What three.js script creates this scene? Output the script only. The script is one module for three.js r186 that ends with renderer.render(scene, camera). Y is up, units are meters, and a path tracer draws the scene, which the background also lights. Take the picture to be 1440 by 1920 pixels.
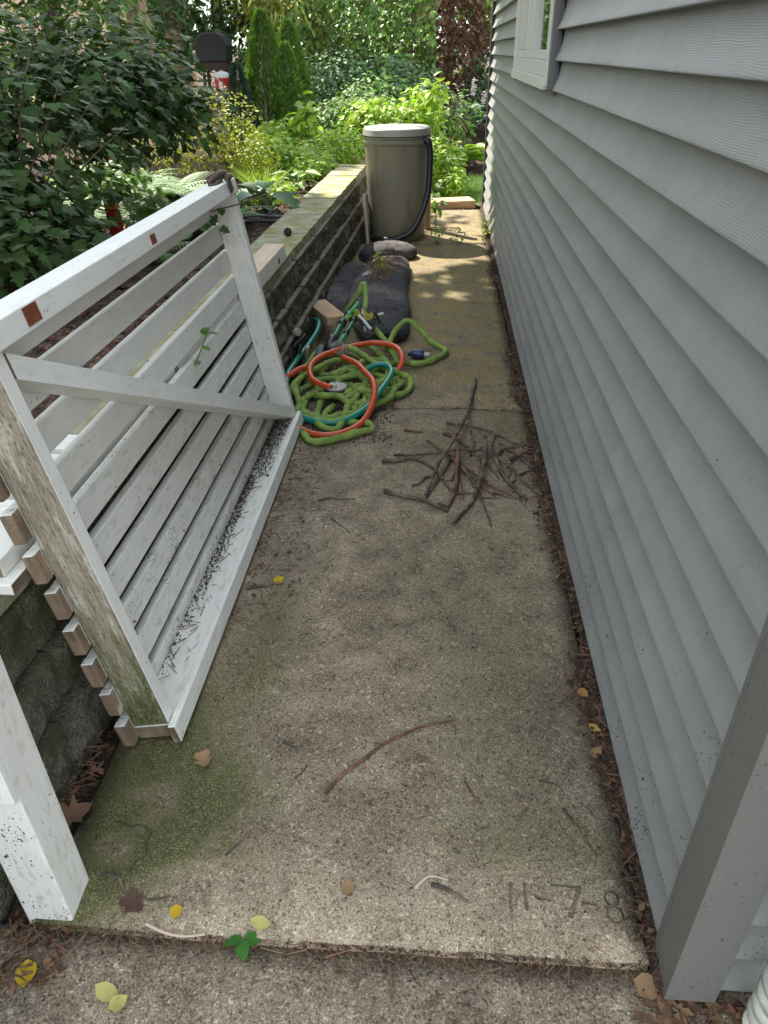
import * as THREE from 'three';
import { mergeGeometries } from 'three/addons/utils/BufferGeometryUtils.js';
import { RoundedBoxGeometry } from 'three/addons/geometries/RoundedBoxGeometry.js';

/* ---------- camera, sky, sun, exposure ---------- */
const scene = new THREE.Scene();
const camera = new THREE.PerspectiveCamera(70.04, 0.75, 0.05, 300);
camera.position.set(0, 1.38, 0);
camera.quaternion.setFromRotationMatrix(new THREE.Matrix4().makeBasis(
  new THREE.Vector3(0.9973982, -0.0136371, -0.0707871),
  new THREE.Vector3(-0.0262906, 0.8455029, -0.5333233),
  new THREE.Vector3(0.0671237, 0.5337967, 0.8429445)));
const renderer = new THREE.WebGLRenderer({ antialias: true });
renderer.setSize(768, 1024);
renderer.toneMapping = THREE.LinearToneMapping;
renderer.toneMappingExposure = 2.75;
renderer.shadowMap.enabled = true;

const SUN = new THREE.Vector3(-0.45, 0.80, -0.48).normalize();
const sun = new THREE.DirectionalLight(new THREE.Color(1, 0.94, 0.82), 5.0);
sun.position.copy(SUN).multiplyScalar(30);
sun.castShadow = true;
sun.shadow.mapSize.set(2048, 2048);
Object.assign(sun.shadow.camera, { left: -14, right: 14, top: 14, bottom: -14, near: 1, far: 80 });
scene.add(sun, sun.target);

/* ---------- seeded randomness and noise ---------- */
function rngOf(seed) { let a = seed >>> 0; return () => { a = (a + 0x6D2B79F5) | 0; let t = Math.imul(a ^ (a >>> 15), 1 | a); t = (t + Math.imul(t ^ (t >>> 7), 61 | t)) ^ t; return ((t ^ (t >>> 14)) >>> 0) / 4294967296; }; }
const rnd = rngOf(20240);
const R = (a, b) => a + (b - a) * rnd();
const clamp = (x, a = 0, b = 1) => Math.min(b, Math.max(a, x));
const sstep = (a, b, x) => { const t = clamp((x - a) / (b - a)); return t * t * (3 - 2 * t); };
const NT = new Float32Array(65536); { const r = rngOf(7); for (let i = 0; i < 65536; i++) NT[i] = r(); }
function vn(x, y) {
  const xi = Math.floor(x), yi = Math.floor(y); let fx = x - xi, fy = y - yi;
  fx = fx * fx * (3 - 2 * fx); fy = fy * fy * (3 - 2 * fy);
  const a = (yi & 255) << 8, b = ((yi + 1) & 255) << 8, c = xi & 255, d = (xi + 1) & 255;
  return (NT[a | c] * (1 - fx) + NT[a | d] * fx) * (1 - fy) + (NT[b | c] * (1 - fx) + NT[b | d] * fx) * fy;
}
function fbm(x, y, o = 4) { let s = 0, w = 0.5, t = 0; for (let i = 0; i < o; i++) { s += w * vn(x, y); t += w; w *= 0.5; x = x * 2.03 + 17.3; y = y * 2.03 + 9.1; } return s / t; }

/* the sky: pale blue with thin bright cloud, the same all round */
{
  const W = 512, H = 256, d = new Float32Array(W * H * 4);
  for (let j = 0; j < H; j++) for (let i = 0; i < W; i++) {
    const el = ((j + 0.5) / H - 0.5) * Math.PI, az = (i / W) * Math.PI * 2;
    const up = Math.max(0, Math.sin(el)), k = (j * W + i) * 4;
    const hz = Math.pow(1 - up, 3);
    let r = 0.62 + 0.5 * hz, g = 0.76 + 0.4 * hz, b = 0.93 + 0.2 * hz;
    const q = 1 / (up + 0.25), cl = sstep(0.45, 0.72, fbm(Math.cos(az) * q * 2 + 40, Math.sin(az) * q * 2 + 40, 5)) * 0.85;
    r += (1.5 - r) * cl; g += (1.52 - g) * cl; b += (1.56 - b) * cl;
    if (el < 0) { r = 0.5; g = 0.5; b = 0.45; }
    const S = 0.85; d[k] = r * S; d[k + 1] = g * S; d[k + 2] = b * S; d[k + 3] = 1;
  }
  const t = new THREE.DataTexture(d, W, H, THREE.RGBAFormat, THREE.FloatType);
  t.mapping = THREE.EquirectangularReflectionMapping; t.magFilter = THREE.LinearFilter; t.minFilter = THREE.LinearFilter; t.needsUpdate = true;
  scene.background = t; scene.environment = t;
}

/* ---------- helpers ---------- */
const V = (x, y, z) => new THREE.Vector3(x, y, z);
const taken = {};
function numbered(n) { if (!(n in taken)) { taken[n] = 0; return n; } taken[n]++; return n + '_' + String(taken[n]).padStart(3, '0'); }
function tag(o, label, category, group, kind) { o.userData.label = label; o.userData.category = category; if (group) o.userData.group = group; if (kind) o.userData.kind = kind; return o; }
function thing(name, label, category, pos = [0, 0, 0], group) { const g = new THREE.Group(); g.name = numbered(name); g.position.set(...pos); scene.add(g); return tag(g, label, category, group); }
function part(name, geo, m, parent) { const o = new THREE.Mesh(geo, m); o.name = name; o.castShadow = o.receiveShadow = true; parent.add(o); return o; }
function solo(name, geo, m, label, category, group, kind) { const o = new THREE.Mesh(geo, m); o.name = numbered(name); o.castShadow = o.receiveShadow = true; scene.add(o); return tag(o, label, category, group, kind); }
function struct(name, geo, m, label) { const o = new THREE.Mesh(geo, m); o.name = numbered(name); o.castShadow = o.receiveShadow = true; o.userData.kind = 'structure'; if (label) o.userData.label = label; scene.add(o); return o; }
function tex(w, h, fn, srgb = true, rep = true) {
  const d = new Uint8Array(w * h * 4), c = [0, 0, 0];
  for (let j = 0; j < h; j++) for (let i = 0; i < w; i++) { fn(i / w, j / h, c, i, j); const k = (j * w + i) * 4; d[k] = clamp(c[0], 0, 255); d[k + 1] = clamp(c[1], 0, 255); d[k + 2] = clamp(c[2], 0, 255); d[k + 3] = 255; }
  const t = new THREE.DataTexture(d, w, h, THREE.RGBAFormat); t.magFilter = THREE.LinearFilter; t.minFilter = THREE.LinearMipmapLinearFilter; t.generateMipmaps = true;
  if (srgb) t.colorSpace = THREE.SRGBColorSpace; if (rep) t.wrapS = t.wrapT = THREE.RepeatWrapping; t.needsUpdate = true; return t;
}
const mat = (o) => new THREE.MeshStandardMaterial(o);
const lin = (r, g, b) => new THREE.Color().setRGB(r, g, b);

/* uv in metres by the face's main direction; the grain runs along axis ga. Groups: 0 sides, 1 ends, extra: {'+z': 2} */
function woodUV(g0, ga, extra = {}) {
  const g = g0.index ? g0.toNonIndexed() : g0; const p = g.attributes.position, n = p.count, uv = new Float32Array(n * 2);
  const ou = rnd() * 7, ov = rnd() * 7, buckets = {}; const A = V(0, 0, 0), B = V(0, 0, 0), C = V(0, 0, 0);
  for (let t = 0; t < n; t += 3) {
    A.fromBufferAttribute(p, t); B.fromBufferAttribute(p, t + 1); C.fromBufferAttribute(p, t + 2);
    const N = B.clone().sub(A).cross(C.clone().sub(A)).normalize(); const a = [Math.abs(N.x), Math.abs(N.y), Math.abs(N.z)];
    const ax = a[0] >= a[1] && a[0] >= a[2] ? 0 : a[1] >= a[2] ? 1 : 2; const s = (N.getComponent(ax) > 0 ? '+' : '-') + 'xyz'[ax];
    const u = ax === ga ? (ax + 1) % 3 : ga, v = 3 - ax - u;
    for (let k = 0; k < 3; k++) { const P = [A, B, C][k]; uv[(t + k) * 2] = P.getComponent(u) + ou; uv[(t + k) * 2 + 1] = P.getComponent(v) + ov; }
    const b = s in extra ? extra[s] : ax === ga ? 1 : 0; (buckets[b] ||= []).push(t);
  }
  const pos = [], nor = [], uvs = [], out = new THREE.BufferGeometry(); let at = 0;
  for (const b of Object.keys(buckets).map(Number).sort()) {
    const list = buckets[b]; out.addGroup(at, list.length * 3, b); at += list.length * 3;
    for (const t of list) for (let k = 0; k < 3; k++) { const i = t + k; pos.push(p.getX(i), p.getY(i), p.getZ(i)); const q = g.attributes.normal; nor.push(q.getX(i), q.getY(i), q.getZ(i)); uvs.push(uv[i * 2], uv[i * 2 + 1]); }
  }
  out.setAttribute('position', new THREE.Float32BufferAttribute(pos, 3)); out.setAttribute('normal', new THREE.Float32BufferAttribute(nor, 3)); out.setAttribute('uv', new THREE.Float32BufferAttribute(uvs, 2));
  return out;
}
function lumber(x0, x1, y0, y1, z0, z1, ga, extra, r = 0.003) {
  const a = [Math.min(x0, x1), Math.min(y0, y1), Math.min(z0, z1)], s = [Math.abs(x1 - x0), Math.abs(y1 - y0), Math.abs(z1 - z0)];
  const g = new RoundedBoxGeometry(s[0], s[1], s[2], 1, Math.min(r, Math.min(...s) * 0.3)); g.translate(a[0] + s[0] / 2, a[1] + s[1] / 2, a[2] + s[2] / 2);
  return woodUV(g, ga, extra);
}
/* tube along points with a radius function and optional squash */
function tube(pts, rf, seg = 40, rad = 8, closed = true, wob = 0) {
  const c = new THREE.CatmullRomCurve3(pts.map((p) => p.isVector3 ? p : V(...p)), false, 'centripetal'); const fr = c.computeFrenetFrames(seg, false);
  const pos = [], uv = [], idx = []; const L = c.getLength(); const P = V(0, 0, 0), so = rnd() * 50;
  for (let i = 0; i <= seg; i++) {
    const t = i / seg; c.getPointAt(t, P); const r = typeof rf === 'function' ? rf(t, L) : rf;
    for (let j = 0; j <= rad; j++) {
      const a = j / rad * Math.PI * 2; let rr = r; if (wob) rr *= 1 + wob * (vn(t * L / (wob > 0.15 && rad === 10 ? 0.022 : 0.012) + so, Math.cos(a) * 1.5 + 9) - 0.5) * 2;
      const N = fr.normals[i], B = fr.binormals[i]; pos.push(P.x + (N.x * Math.cos(a) + B.x * Math.sin(a)) * rr, P.y + (N.y * Math.cos(a) + B.y * Math.sin(a)) * rr, P.z + (N.z * Math.cos(a) + B.z * Math.sin(a)) * rr);
      uv.push(t * L, j / rad * 2 * Math.PI * r);
    }
  }
  for (let i = 0; i < seg; i++) for (let j = 0; j < rad; j++) { const a = i * (rad + 1) + j, b = a + rad + 1; idx.push(a, a + 1, b, b, a + 1, b + 1); }
  if (closed) for (const [i, f] of [[0, 1], [seg, 0]]) { const k = pos.length / 3; c.getPointAt(i / seg, P); pos.push(P.x, P.y, P.z); uv.push(0, 0); for (let j = 0; j < rad; j++) { const a = i * (rad + 1) + j; f ? idx.push(k, a + 1, a) : idx.push(k, a, a + 1); } }
  const g = new THREE.BufferGeometry(); g.setAttribute('position', new THREE.Float32BufferAttribute(pos, 3)); g.setAttribute('uv', new THREE.Float32BufferAttribute(uv, 2)); g.setIndex(idx); g.computeVertexNormals(); return g;
}
const merge = (a) => mergeGeometries(a.map((g) => { const q = g.index ? g.toNonIndexed() : g; q.clearGroups(); return q; }));

/* ---------- textures and materials ---------- */
const grainBump = tex(512, 512, (u, v, c) => { const g = 128 + (vn(u * 256, v * 256) - 0.5) * 120 + (vn(u * 96, v * 96) - 0.5) * 90 + (fbm(u * 16, v * 16, 3) - 0.5) * 80; c[0] = c[1] = c[2] = g; }, false);

/* concrete: pale grit in darker paste; moss and algae patches where the photograph shows them */
const mossAt = [[-0.66, -1.08, 0.16, 0.26, 1.25], [-0.50, -0.98, 0.14, 0.12, 0.95], [-0.62, -0.86, 0.11, 0.12, 0.85], [-0.44, -0.88, 0.12, 0.07, 0.55], [-0.70, -0.74, 0.07, 0.05, 0.8], [0.16, -1.30, 0.16, 0.34, 0.3], [0.20, -0.92, 0.2, 0.08, 0.35], [0.14, -1.9, 0.25, 0.3, 0.18], [-0.45, -1.45, 0.08, 0.25, 0.45], [0.05, -2.7, 0.25, 0.3, 0.3], [0.32, -3.0, 0.12, 0.3, 0.45]];
const darkAt = [[0.30, -1.15, 0.10, 0.3, 0.45], [-0.45, -1.75, 0.08, 0.4, 0.3], [-0.5, -2.4, 0.08, 0.4, 0.4]];
const blob = (L, x, z) => { let s = 0; for (const [bx, bz, rx, rz, w] of L) { const a = (x - bx) / rx, b = (z - bz) / rz; s += w * Math.exp(-(a * a + b * b)); } return s; };
const DATE = []; // the date scratched in the wet concrete: strokes in world x, z
{
  const S = (x0, z0, x1, z1, w = 0.006) => DATE.push([x0, z0, x1, z1, w]);
  S(0.170, -0.836, 0.168, -0.782, 0.005); S(0.197, -0.838, 0.196, -0.785, 0.005); S(0.218, -0.812, 0.243, -0.808, 0.006);
  S(0.250, -0.838, 0.305, -0.836, 0.005); S(0.303, -0.836, 0.278, -0.778, 0.007); S(0.305, -0.806, 0.330, -0.804, 0.006);
  const ring = (cx, cz, r, rz) => { for (let k = 0; k < 10; k++) { const a = k / 10 * 6.283, b = (k + 1) / 10 * 6.283; S(cx + r * Math.cos(a), cz + rz * Math.sin(a), cx + r * Math.cos(b), cz + rz * Math.sin(b), 0.004); } };
  ring(0.362, -0.818, 0.013, 0.014); ring(0.364, -0.788, 0.016, 0.016);
}
function dateDepth(x, z) { if (x < 0.13 || x > 0.4 || z < -0.86 || z > -0.75) return 0; let m = 0; for (const [a, b, c, d, w] of DATE) { const dx = c - a, dz = d - b, t = clamp(((x - a) * dx + (z - b) * dz) / (dx * dx + dz * dz)), e = Math.hypot(x - a - dx * t, z - b - dz * t) / (w * 0.62 * (0.35 + 1.2 * vn(x * 260, z * 260))); m = Math.max(m, 1 - sstep(0.5, 1, e)); } return m; }
const CRACKS = [[[-0.66, -0.93], [-0.6, -0.915], [-0.575, -0.885], [-0.57, -0.85], [-0.585, -0.815]], [[-0.6, -3.05], [-0.2, -3.07], [0.1, -3.09], [0.25, -3.08], [0.4, -3.1]]];
function crackAt(x, z) { let m = 0; const wx = x + (vn(x * 40, z * 40) - 0.5) * 0.02, wz = z + (vn(x * 40 + 50, z * 40) - 0.5) * 0.02; for (const L of CRACKS) for (let i = 0; i + 1 < L.length; i++) { const [a, b] = L[i], [c, d] = L[i + 1], dx = c - a, dz = d - b, t = clamp(((wx - a) * dx + (wz - b) * dz) / (dx * dx + dz * dz)), e = Math.hypot(wx - a - dx * t, wz - b - dz * t); m = Math.max(m, 1 - sstep(0.001, 0.0045, e)); } return m; }
function concrete(x, z, c, kind) {
  const big = fbm(x * 3 + 11, z * 3 + 5, 4), mid = fbm(x * 14 + 3, z * 14, 4), fine = vn(x * 610, z * 610), fine2 = NT[((Math.floor(x * 1700) & 255) << 8) | (Math.floor(z * 1700) & 255)], pit = vn(x * 300 + 31, z * 300 + 7);
  const brk = clamp(0.5 + (mid - 0.5) * 2.2 + (fine - 0.5) * 0.9);
  let r = 108, g = 96, b = 80;
  const grit = sstep(0.38, 0.95, fine * 0.44 + fine2 * 0.34 + mid * 0.17 + 0.09); // pale worn sand grains
  r += grit * 84; g += grit * 77; b += grit * 67;
  const pale = sstep(0.80, 0.88, vn(x * 170 + 71, z * 170)) * 34, lift = (big - 0.5) * 16 + (mid - 0.5) * 40 + pale - sstep(0.66, 0.74, fbm(x * 60 + 9, z * 60, 2)) * 16; r += lift; g += lift * 0.97; b += lift * 0.9;
  const dk = sstep(0.72, 0.85, pit) * 42; r -= dk; g -= dk; b -= dk;
  const dstain = clamp(blob(darkAt, x, z) * (0.25 + 1.4 * brk)) * (1 - grit * 0.55); r -= 38 * dstain; g -= 33 * dstain; b -= 26 * dstain;
  let moss = 0, yel = 0;
  if (kind === 0) { r = r * 0.94; g = g * 0.93; b = b * 0.93; const st = sstep(0.7, 0.85, vn(x * 220 + 3, z * 220)) * 22; r += st; g += st * 0.95; b += st * 0.85; }
  if (kind === 1) { moss = blob(mossAt, x, z); const worn = sstep(-0.90 + 0.05 * (mid - 0.5), -0.78, z + (fbm(x * 5, z * 9, 3) - 0.5) * 0.2) * sstep(-0.62, -0.4, x + (mid - 0.5) * 0.2); r += worn * 16; g += worn * 14; b += worn * 11; moss *= 1 - worn * 0.7; }
  if (kind === 2) { moss = 0.55 + 0.35 * (big - 0.4); yel = 0.85; moss *= sstep(-2.95, -3.6, z + (big - 0.5) * 0.9 + (x < -0.1 ? 0.35 : 0)) * 0.95 + 0.12; }
  if (kind === 3) { moss = 0.4; yel = 1; }
  const m = clamp(moss * (0.1 + 1.35 * brk)) * (1 - 0.55 * grit) * 0.92;
  const gr = 62 + yel * 60 + (fine - 0.5) * 50, gg = 66 + yel * 40 + (fine - 0.5) * 56, gb = 26 + yel * 18 + (fine - 0.5) * 26;
  r += (gr - r) * m; g += (gg - g) * m; b += (gb - b) * m;
  const dd = kind === 1 ? dateDepth(x, z) * 0.42 * brk : 0, cr = kind ? crackAt(x, z) * (z > -2 ? 0.45 * brk : 0.8) : 0, q = Math.max(dd, cr);
  r += (44 - r) * q; g += (42 - g) * q; b += (32 - b) * q;
  c[0] = r; c[1] = g; c[2] = b;
}
function slab(name, x0, x1, z0, z1, top, thick, kind, W, H, label) { // z0 > z1
  const map = tex(W, H, (u, v, c) => concrete(x0 + (x1 - x0) * u, z0 + (z1 - z0) * v, c, kind), true, false);
  const bump = kind === 1 ? tex(W, H, (u, v, c) => { const x = x0 + (x1 - x0) * u, z = z0 + (z1 - z0) * v; const k = 150 + (vn(x * 520, z * 520) - 0.5) * 34 + (vn(x * 160, z * 160) - 0.5) * 22 - 120 * Math.max(dateDepth(x, z), crackAt(x, z)); c[0] = c[1] = c[2] = k; }, false, false) : grainBump;
  const m = mat({ map, roughness: 0.93, bumpMap: bump, bumpScale: kind === 1 ? 0.008 : 0.0035 });
  if (kind !== 1) { m.bumpMap = grainBump.clone(); m.bumpMap.repeat.set((x1 - x0) / 0.9, (z0 - z1) / 0.9); m.bumpMap.needsUpdate = true; }
  const nx = Math.ceil((x1 - x0) / 0.06), nz = Math.ceil((z0 - z1) / 0.06), pos = [], uv = [], idx = [];
  for (let j = 0; j <= nz; j++) for (let i = 0; i <= nx; i++) { const u = i / nx, v = j / nz, ed = Math.min(u * (x1 - x0), (1 - u) * (x1 - x0), v * (z0 - z1), (1 - v) * (z0 - z1)); let x = x0 + (x1 - x0) * u, z = z0 + (z1 - z0) * v; if (ed < 0.001) { const w = (vn(x * 22, z * 22) - 0.5) * 0.007; if (i === 0 || i === nx) x += w; else z += w * 0.7; } pos.push(x, top + (fbm(x * 4, z * 4, 2) - 0.5) * 0.006 - (ed < 0.001 ? 0.006 : 0), z); uv.push(u, v); }
  for (let j = 0; j < nz; j++) for (let i = 0; i < nx; i++) { const a = j * (nx + 1) + i, b = a + nx + 1; idx.push(a, a + 1, b, b, a + 1, b + 1); }
  const ring = []; for (let i = 0; i <= nx; i++) ring.push(i); for (let j = 1; j <= nz; j++) ring.push(j * (nx + 1) + nx); for (let i = nx - 1; i >= 0; i--) ring.push(nz * (nx + 1) + i); for (let j = nz - 1; j > 0; j--) ring.push(j * (nx + 1));
  const base = pos.length / 3; for (const k of ring) { pos.push(pos[k * 3], top - thick, pos[k * 3 + 2]); uv.push(uv[k * 2], uv[k * 2 + 1] + (uv[k * 2 + 1] < 0.5 ? 1 : -1) * thick / (z0 - z1)); }
  for (let k = 0; k < ring.length; k++) { const a = ring[k], b = ring[(k + 1) % ring.length], c = base + k, d = base + (k + 1) % ring.length; idx.push(a, c, b, b, c, d); }
  const g = new THREE.BufferGeometry(); g.setAttribute('position', new THREE.Float32BufferAttribute(pos, 3)); g.setAttribute('uv', new THREE.Float32BufferAttribute(uv, 2)); g.setIndex(idx); g.computeVertexNormals();
  return struct(name, g, m, label);
}

const paintTex = (seed, specks, dirt) => tex(512, 512, (u, v, c) => {
  const st = (vn(u * 10 + seed, v * 120) - 0.5) * 7 + (fbm(u * 4 + seed, v * 4, 3) - 0.5) * 12; let r = 226 + st, g = 224 + st, b = 216 + st;
  const s = sstep(1 - specks, 1 - specks + 0.03, vn(u * 70 + seed * 3, v * 130) * 0.78 + fbm(u * 5 + seed, v * 5, 2) * 0.30); r -= s * 150; g -= s * 152; b -= s * 152;
  const dm = sstep(0.52, 0.85, fbm(u * 12 + seed * 2, v * 40, 5)) * dirt; r -= dm * 26; g -= dm * 27; b -= dm * 34; c[0] = r; c[1] = g; c[2] = b;
});
const woodBump = tex(256, 512, (u, v, c) => { const k = 128 + (vn(u * 12, v * 150) - 0.5) * 110 + (vn(u * 30, v * 60) - 0.5) * 60; c[0] = c[1] = c[2] = k; }, false);
const paintM = (t) => (t.repeat.set(2.5, 2.5), mat({ map: t, roughness: 0.62, bumpMap: woodBump, bumpScale: 0.0008 }));
const P = { clean: paintM(paintTex(1, 0.035, 0.3)), speck: paintM(paintTex(4, 0.09, 0.7)), dirty: paintM(paintTex(9, 0.125, 1)) };
const endGrain = mat({ map: tex(256, 256, (u, v, c) => { const k = vn(u * 60, v * 14) * 0.6 + fbm(u * 8, v * 8, 3) * 0.6; c[0] = 62 + k * 92; c[1] = 52 + k * 80; c[2] = 40 + k * 68; const w = sstep(0.66, 0.74, fbm(u * 9 + 4, v * 9, 3)); c[0] += w * 70; c[1] += w * 70; c[2] += w * 70; }), roughness: 0.9, bumpMap: grainBump, bumpScale: 0.003 });
/* bare, weathered side of the stile: v runs up the stile in metres; algae grows at its foot */
const bareWood = mat({ map: tex(256, 1024, (u, v, c) => { const y = v * 1.0; const k = vn(u * 40, y * 12) * 0.35 + vn(u * 70, y * 60) * 0.35 + fbm(u * 5, y * 9, 4) * 0.5; let r = 92 + k * 84, g = 83 + k * 82, b = 68 + k * 76; const pt = sstep(0.5, 0.68, fbm(u * 7 + 3, y * 12, 4) + 0.25 * (y - 0.55)) * clamp(0.3 + vn(u * 50, y * 90)); r += (186 - r) * pt * 0.8; g += (184 - g) * pt * 0.8; b += (170 - b) * pt * 0.8; const cr = sstep(0.72, 0.82, vn(u * 44 + 7, y * 90)); r -= cr * 30; g -= cr * 30; b -= cr * 28; const a = sstep(0.42, 0.05, y + (fbm(u * 6, y * 14, 3) - 0.5) * 0.35) * clamp(0.25 + vn(u * 40, y * 160) * 0.9); r += (62 - r) * a; g += (72 - g) * a; b += (26 - b) * a; c[0] = r; c[1] = g; c[2] = b; }), roughness: 0.95, bumpMap: woodBump, bumpScale: 0.003 });
const planks = mat({ map: tex(256, 512, (u, v, c) => { const k = vn(u * 6, v * 90) * 0.5 + fbm(u * 3, v * 20, 3) * 0.5; c[0] = 150 + k * 60; c[1] = 122 + k * 54; c[2] = 92 + k * 46; }), roughness: 0.85, bumpMap: woodBump, bumpScale: 0.0015 });
const bleached = mat({ map: tex(256, 512, (u, v, c) => { const k = vn(u * 6, v * 90) * 0.5 + fbm(u * 6, v * 18, 3) * 0.5; c[0] = 176 + k * 44; c[1] = 156 + k * 40; c[2] = 136 + k * 38; }), roughness: 0.9, bumpMap: woodBump, bumpScale: 0.002 });
const rust = mat({ map: tex(128, 128, (u, v, c) => { const k = fbm(u * 14, v * 14, 3); c[0] = 92 + k * 84; c[1] = 42 + k * 50; c[2] = 22 + k * 30; }), roughness: 0.95, bumpMap: grainBump, bumpScale: 0.002 });
const darkMetal = mat({ color: lin(0.09, 0.055, 0.04), roughness: 0.55, metalness: 0.3 });
const blackPlastic = mat({ color: lin(0.012, 0.012, 0.013), roughness: 0.42 });
const bark = mat({ map: tex(256, 512, (u, v, c) => { const k = vn(u * 26, v * 10) * 0.6 + fbm(u * 30, v * 30, 3) * 0.5; c[0] = 66 + k * 74; c[1] = 56 + k * 66; c[2] = 44 + k * 56; }), roughness: 0.95, bumpMap: grainBump, bumpScale: 0.01 });
const twigM = mat({ map: tex(256, 64, (u, v, c) => { const k = fbm(u * 40, v * 8, 3); c[0] = 42 + k * 112; c[1] = 35 + k * 98; c[2] = 30 + k * 86; }), roughness: 0.85 });
const twigRed = mat({ map: tex(256, 64, (u, v, c) => { const k = fbm(u * 40, v * 8, 3); c[0] = 62 + k * 92; c[1] = 42 + k * 70; c[2] = 32 + k * 58; }), roughness: 0.9 });
const soilM = mat({ map: tex(512, 512, (u, v, c) => { const k = fbm(u * 40, v * 40, 4), q = sstep(0.62, 0.8, vn(u * 120, v * 50)); c[0] = 40 + k * 56 + q * 50; c[1] = 30 + k * 42 + q * 36; c[2] = 22 + k * 34 + q * 28; }), roughness: 1, bumpMap: grainBump, bumpScale: 0.02 });

/* ---------- ground ---------- */
const wallX = (z, y = 0) => -0.80 + 0.024 * (-z - 1.05) - 0.125 * y; // face of the retaining wall
function landY(x, z) {
  const t = sstep(-8, -13.5, z);
  const left = 0.40 + 0.42 * t + 0.02 * (fbm(x * 2, z * 2, 3) - 0.5) * 2 + clamp(-x - 4, 0, 30) * 0.03;
  const right = -0.06 + 0.66 * sstep(-9.6, -13.5, z);
  if (z > -7.45) return x < wallX(z) - 0.16 ? left : -0.06;
  return right + (left - right) * sstep(-0.35, -1.05, x);
}
{
  const xs = [-90, -50, -30, -20, -14], zs = [60, 30, 10, 3]; for (let x = -12; x < -2.01; x += 0.35) xs.push(x); for (let x = -2; x <= 1.2; x += 0.07) xs.push(x); xs.push(2, 3, 5, 8, 14, 30, 60, 90); for (let z = 1; z > -9.9; z -= 0.15) zs.push(z); for (let z = -10; z > -19; z -= 0.4) zs.push(z); zs.push(-24, -40, -60, -120);
  const pos = [], uv = [], idx = []; for (const z of zs) for (const x of xs) { pos.push(x, landY(x, z), z); uv.push(x / 1.1, z / 1.1); }
  const n = xs.length; for (let j = 0; j + 1 < zs.length; j++) for (let i = 0; i + 1 < n; i++) { const a = j * n + i, b = a + n; idx.push(a, a + 1, b, b, a + 1, b + 1); }
  const g = new THREE.BufferGeometry(); g.setAttribute('position', new THREE.Float32BufferAttribute(pos, 3)); g.setAttribute('uv', new THREE.Float32BufferAttribute(uv, 2)); g.setIndex(idx); g.computeVertexNormals(); struct('ground', g, soilM, 'dark mulched soil of the garden and under the path');
}
slab('front_pavement', -1.7, 1.5, 0.8, -0.712, -0.028, 0.1, 0, 2048, 1024, 'grey pavement across the near end of the path');
slab('path_slab', -0.733, 0.405, -0.705, -3.078, 0, 0.09, 1, 1024, 2048, 'concrete path slab with the date and a mossy corner');
slab('path_slab', -0.70, 0.395, -3.086, -6.43, -0.002, 0.09, 2, 768, 2048, 'yellow green algae stained path slab beside the sandbags');
slab('path_slab', -0.62, 0.41, -6.445, -8.0, 0.0, 0.09, 3, 512, 768, 'far path slab beside the rain barrel');
/* strip of soil and litter along the foot of the siding */
{
  const pos = [], uv = [], idx = []; const N = 150, M = 5;
  for (let i = 0; i <= N; i++) { const z = -0.66 - i / N * 7.6, e = 0.420 - (0.03 * sstep(0.42, 0.68, fbm(z * 3, 4.2, 4)) + 0.02 * vn(z * 14, 2)) * (0.3 + 0.7 * sstep(-0.8, -1.15, z)); for (let j = 0; j <= M; j++) { const t = j / M, x = e + (0.447 - e) * t; pos.push(x, 0.0035 + (j === 0 ? -0.006 : 0.010 * Math.sqrt(t) * (0.4 + vn(x * 50, z * 50))), z); uv.push(x, z); } }
  for (let i = 0; i < N; i++) for (let j = 0; j < M; j++) { const a = i * (M + 1) + j, b = a + M + 1; idx.push(a, a + 1, b, b, a + 1, b + 1); }
  const g = new THREE.BufferGeometry(); g.setAttribute('position', new THREE.Float32BufferAttribute(pos, 3)); g.setAttribute('uv', new THREE.Float32BufferAttribute(uv, 2)); g.setIndex(idx); g.computeVertexNormals(); struct('soil_strip', g, soilM, 'strip of dark soil along the foot of the siding');
}

/* ---------- house ---------- */
const WX = 0.431, EXPO = 0.1016, SY0 = 0.017, NC = 24;
const sidingBump = tex(1024, 512, (u, v, c) => { const w = v * 112 + (fbm(u * 5, v * 4, 3) - 0.5) * 4 + (vn(u * 22, v * 22) - 0.5) * 0.7; const k = 128 + 62 * Math.sin(w * 6.283) * (0.45 + 0.8 * vn(u * 13, v * 30)) + (vn(u * 40, v * 260) - 0.5) * 60; c[0] = c[1] = c[2] = k; }, false);
const sidingMap = (dirty, sd) => tex(1024, 512, (u, v, c) => { const k = (fbm(u * 5 + sd, v * 3, 3) - 0.5) * 14 + (fbm(u * 24, v * 2 + sd, 3) - 0.5) * 8; let r = 137 + k, g = 137 + k, b = 133 + k; const s = sstep(0.985 - dirty * 0.1, 1.0 - dirty * 0.1, vn(u * 330 + sd, v * 120) * 0.8 + fbm(u * 7, v * 4 + sd, 2) * 0.3); r -= s * 110; g -= s * 108; b -= s * 104; c[0] = r; c[1] = g; c[2] = b; });
const sidingM = [0, 0.5, 1].map((d, i) => new THREE.MeshPhysicalMaterial({ map: sidingMap(d, i * 13 + 2), roughness: 0.47, bumpMap: sidingBump, bumpScale: 0.0006, specularIntensity: 0.8 }));
const trimGrey = mat({ map: tex(256, 256, (u, v, c) => { const k = (vn(u * 120, v * 120) - 0.5) * 10; let r = 110 + k; const s = sstep(0.9, 0.96, vn(u * 70, v * 70) * 0.9 + 0.12 * vn(u * 6, v * 6)); c[0] = r - s * 70; c[1] = r - 1 - s * 70; c[2] = r - 7 - s * 68; }), roughness: 0.5 });
trimGrey.map.repeat.set(3.3, 3.3);
const vinylWhite = mat({ color: lin(0.68, 0.68, 0.62), roughness: 0.4 });
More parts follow.
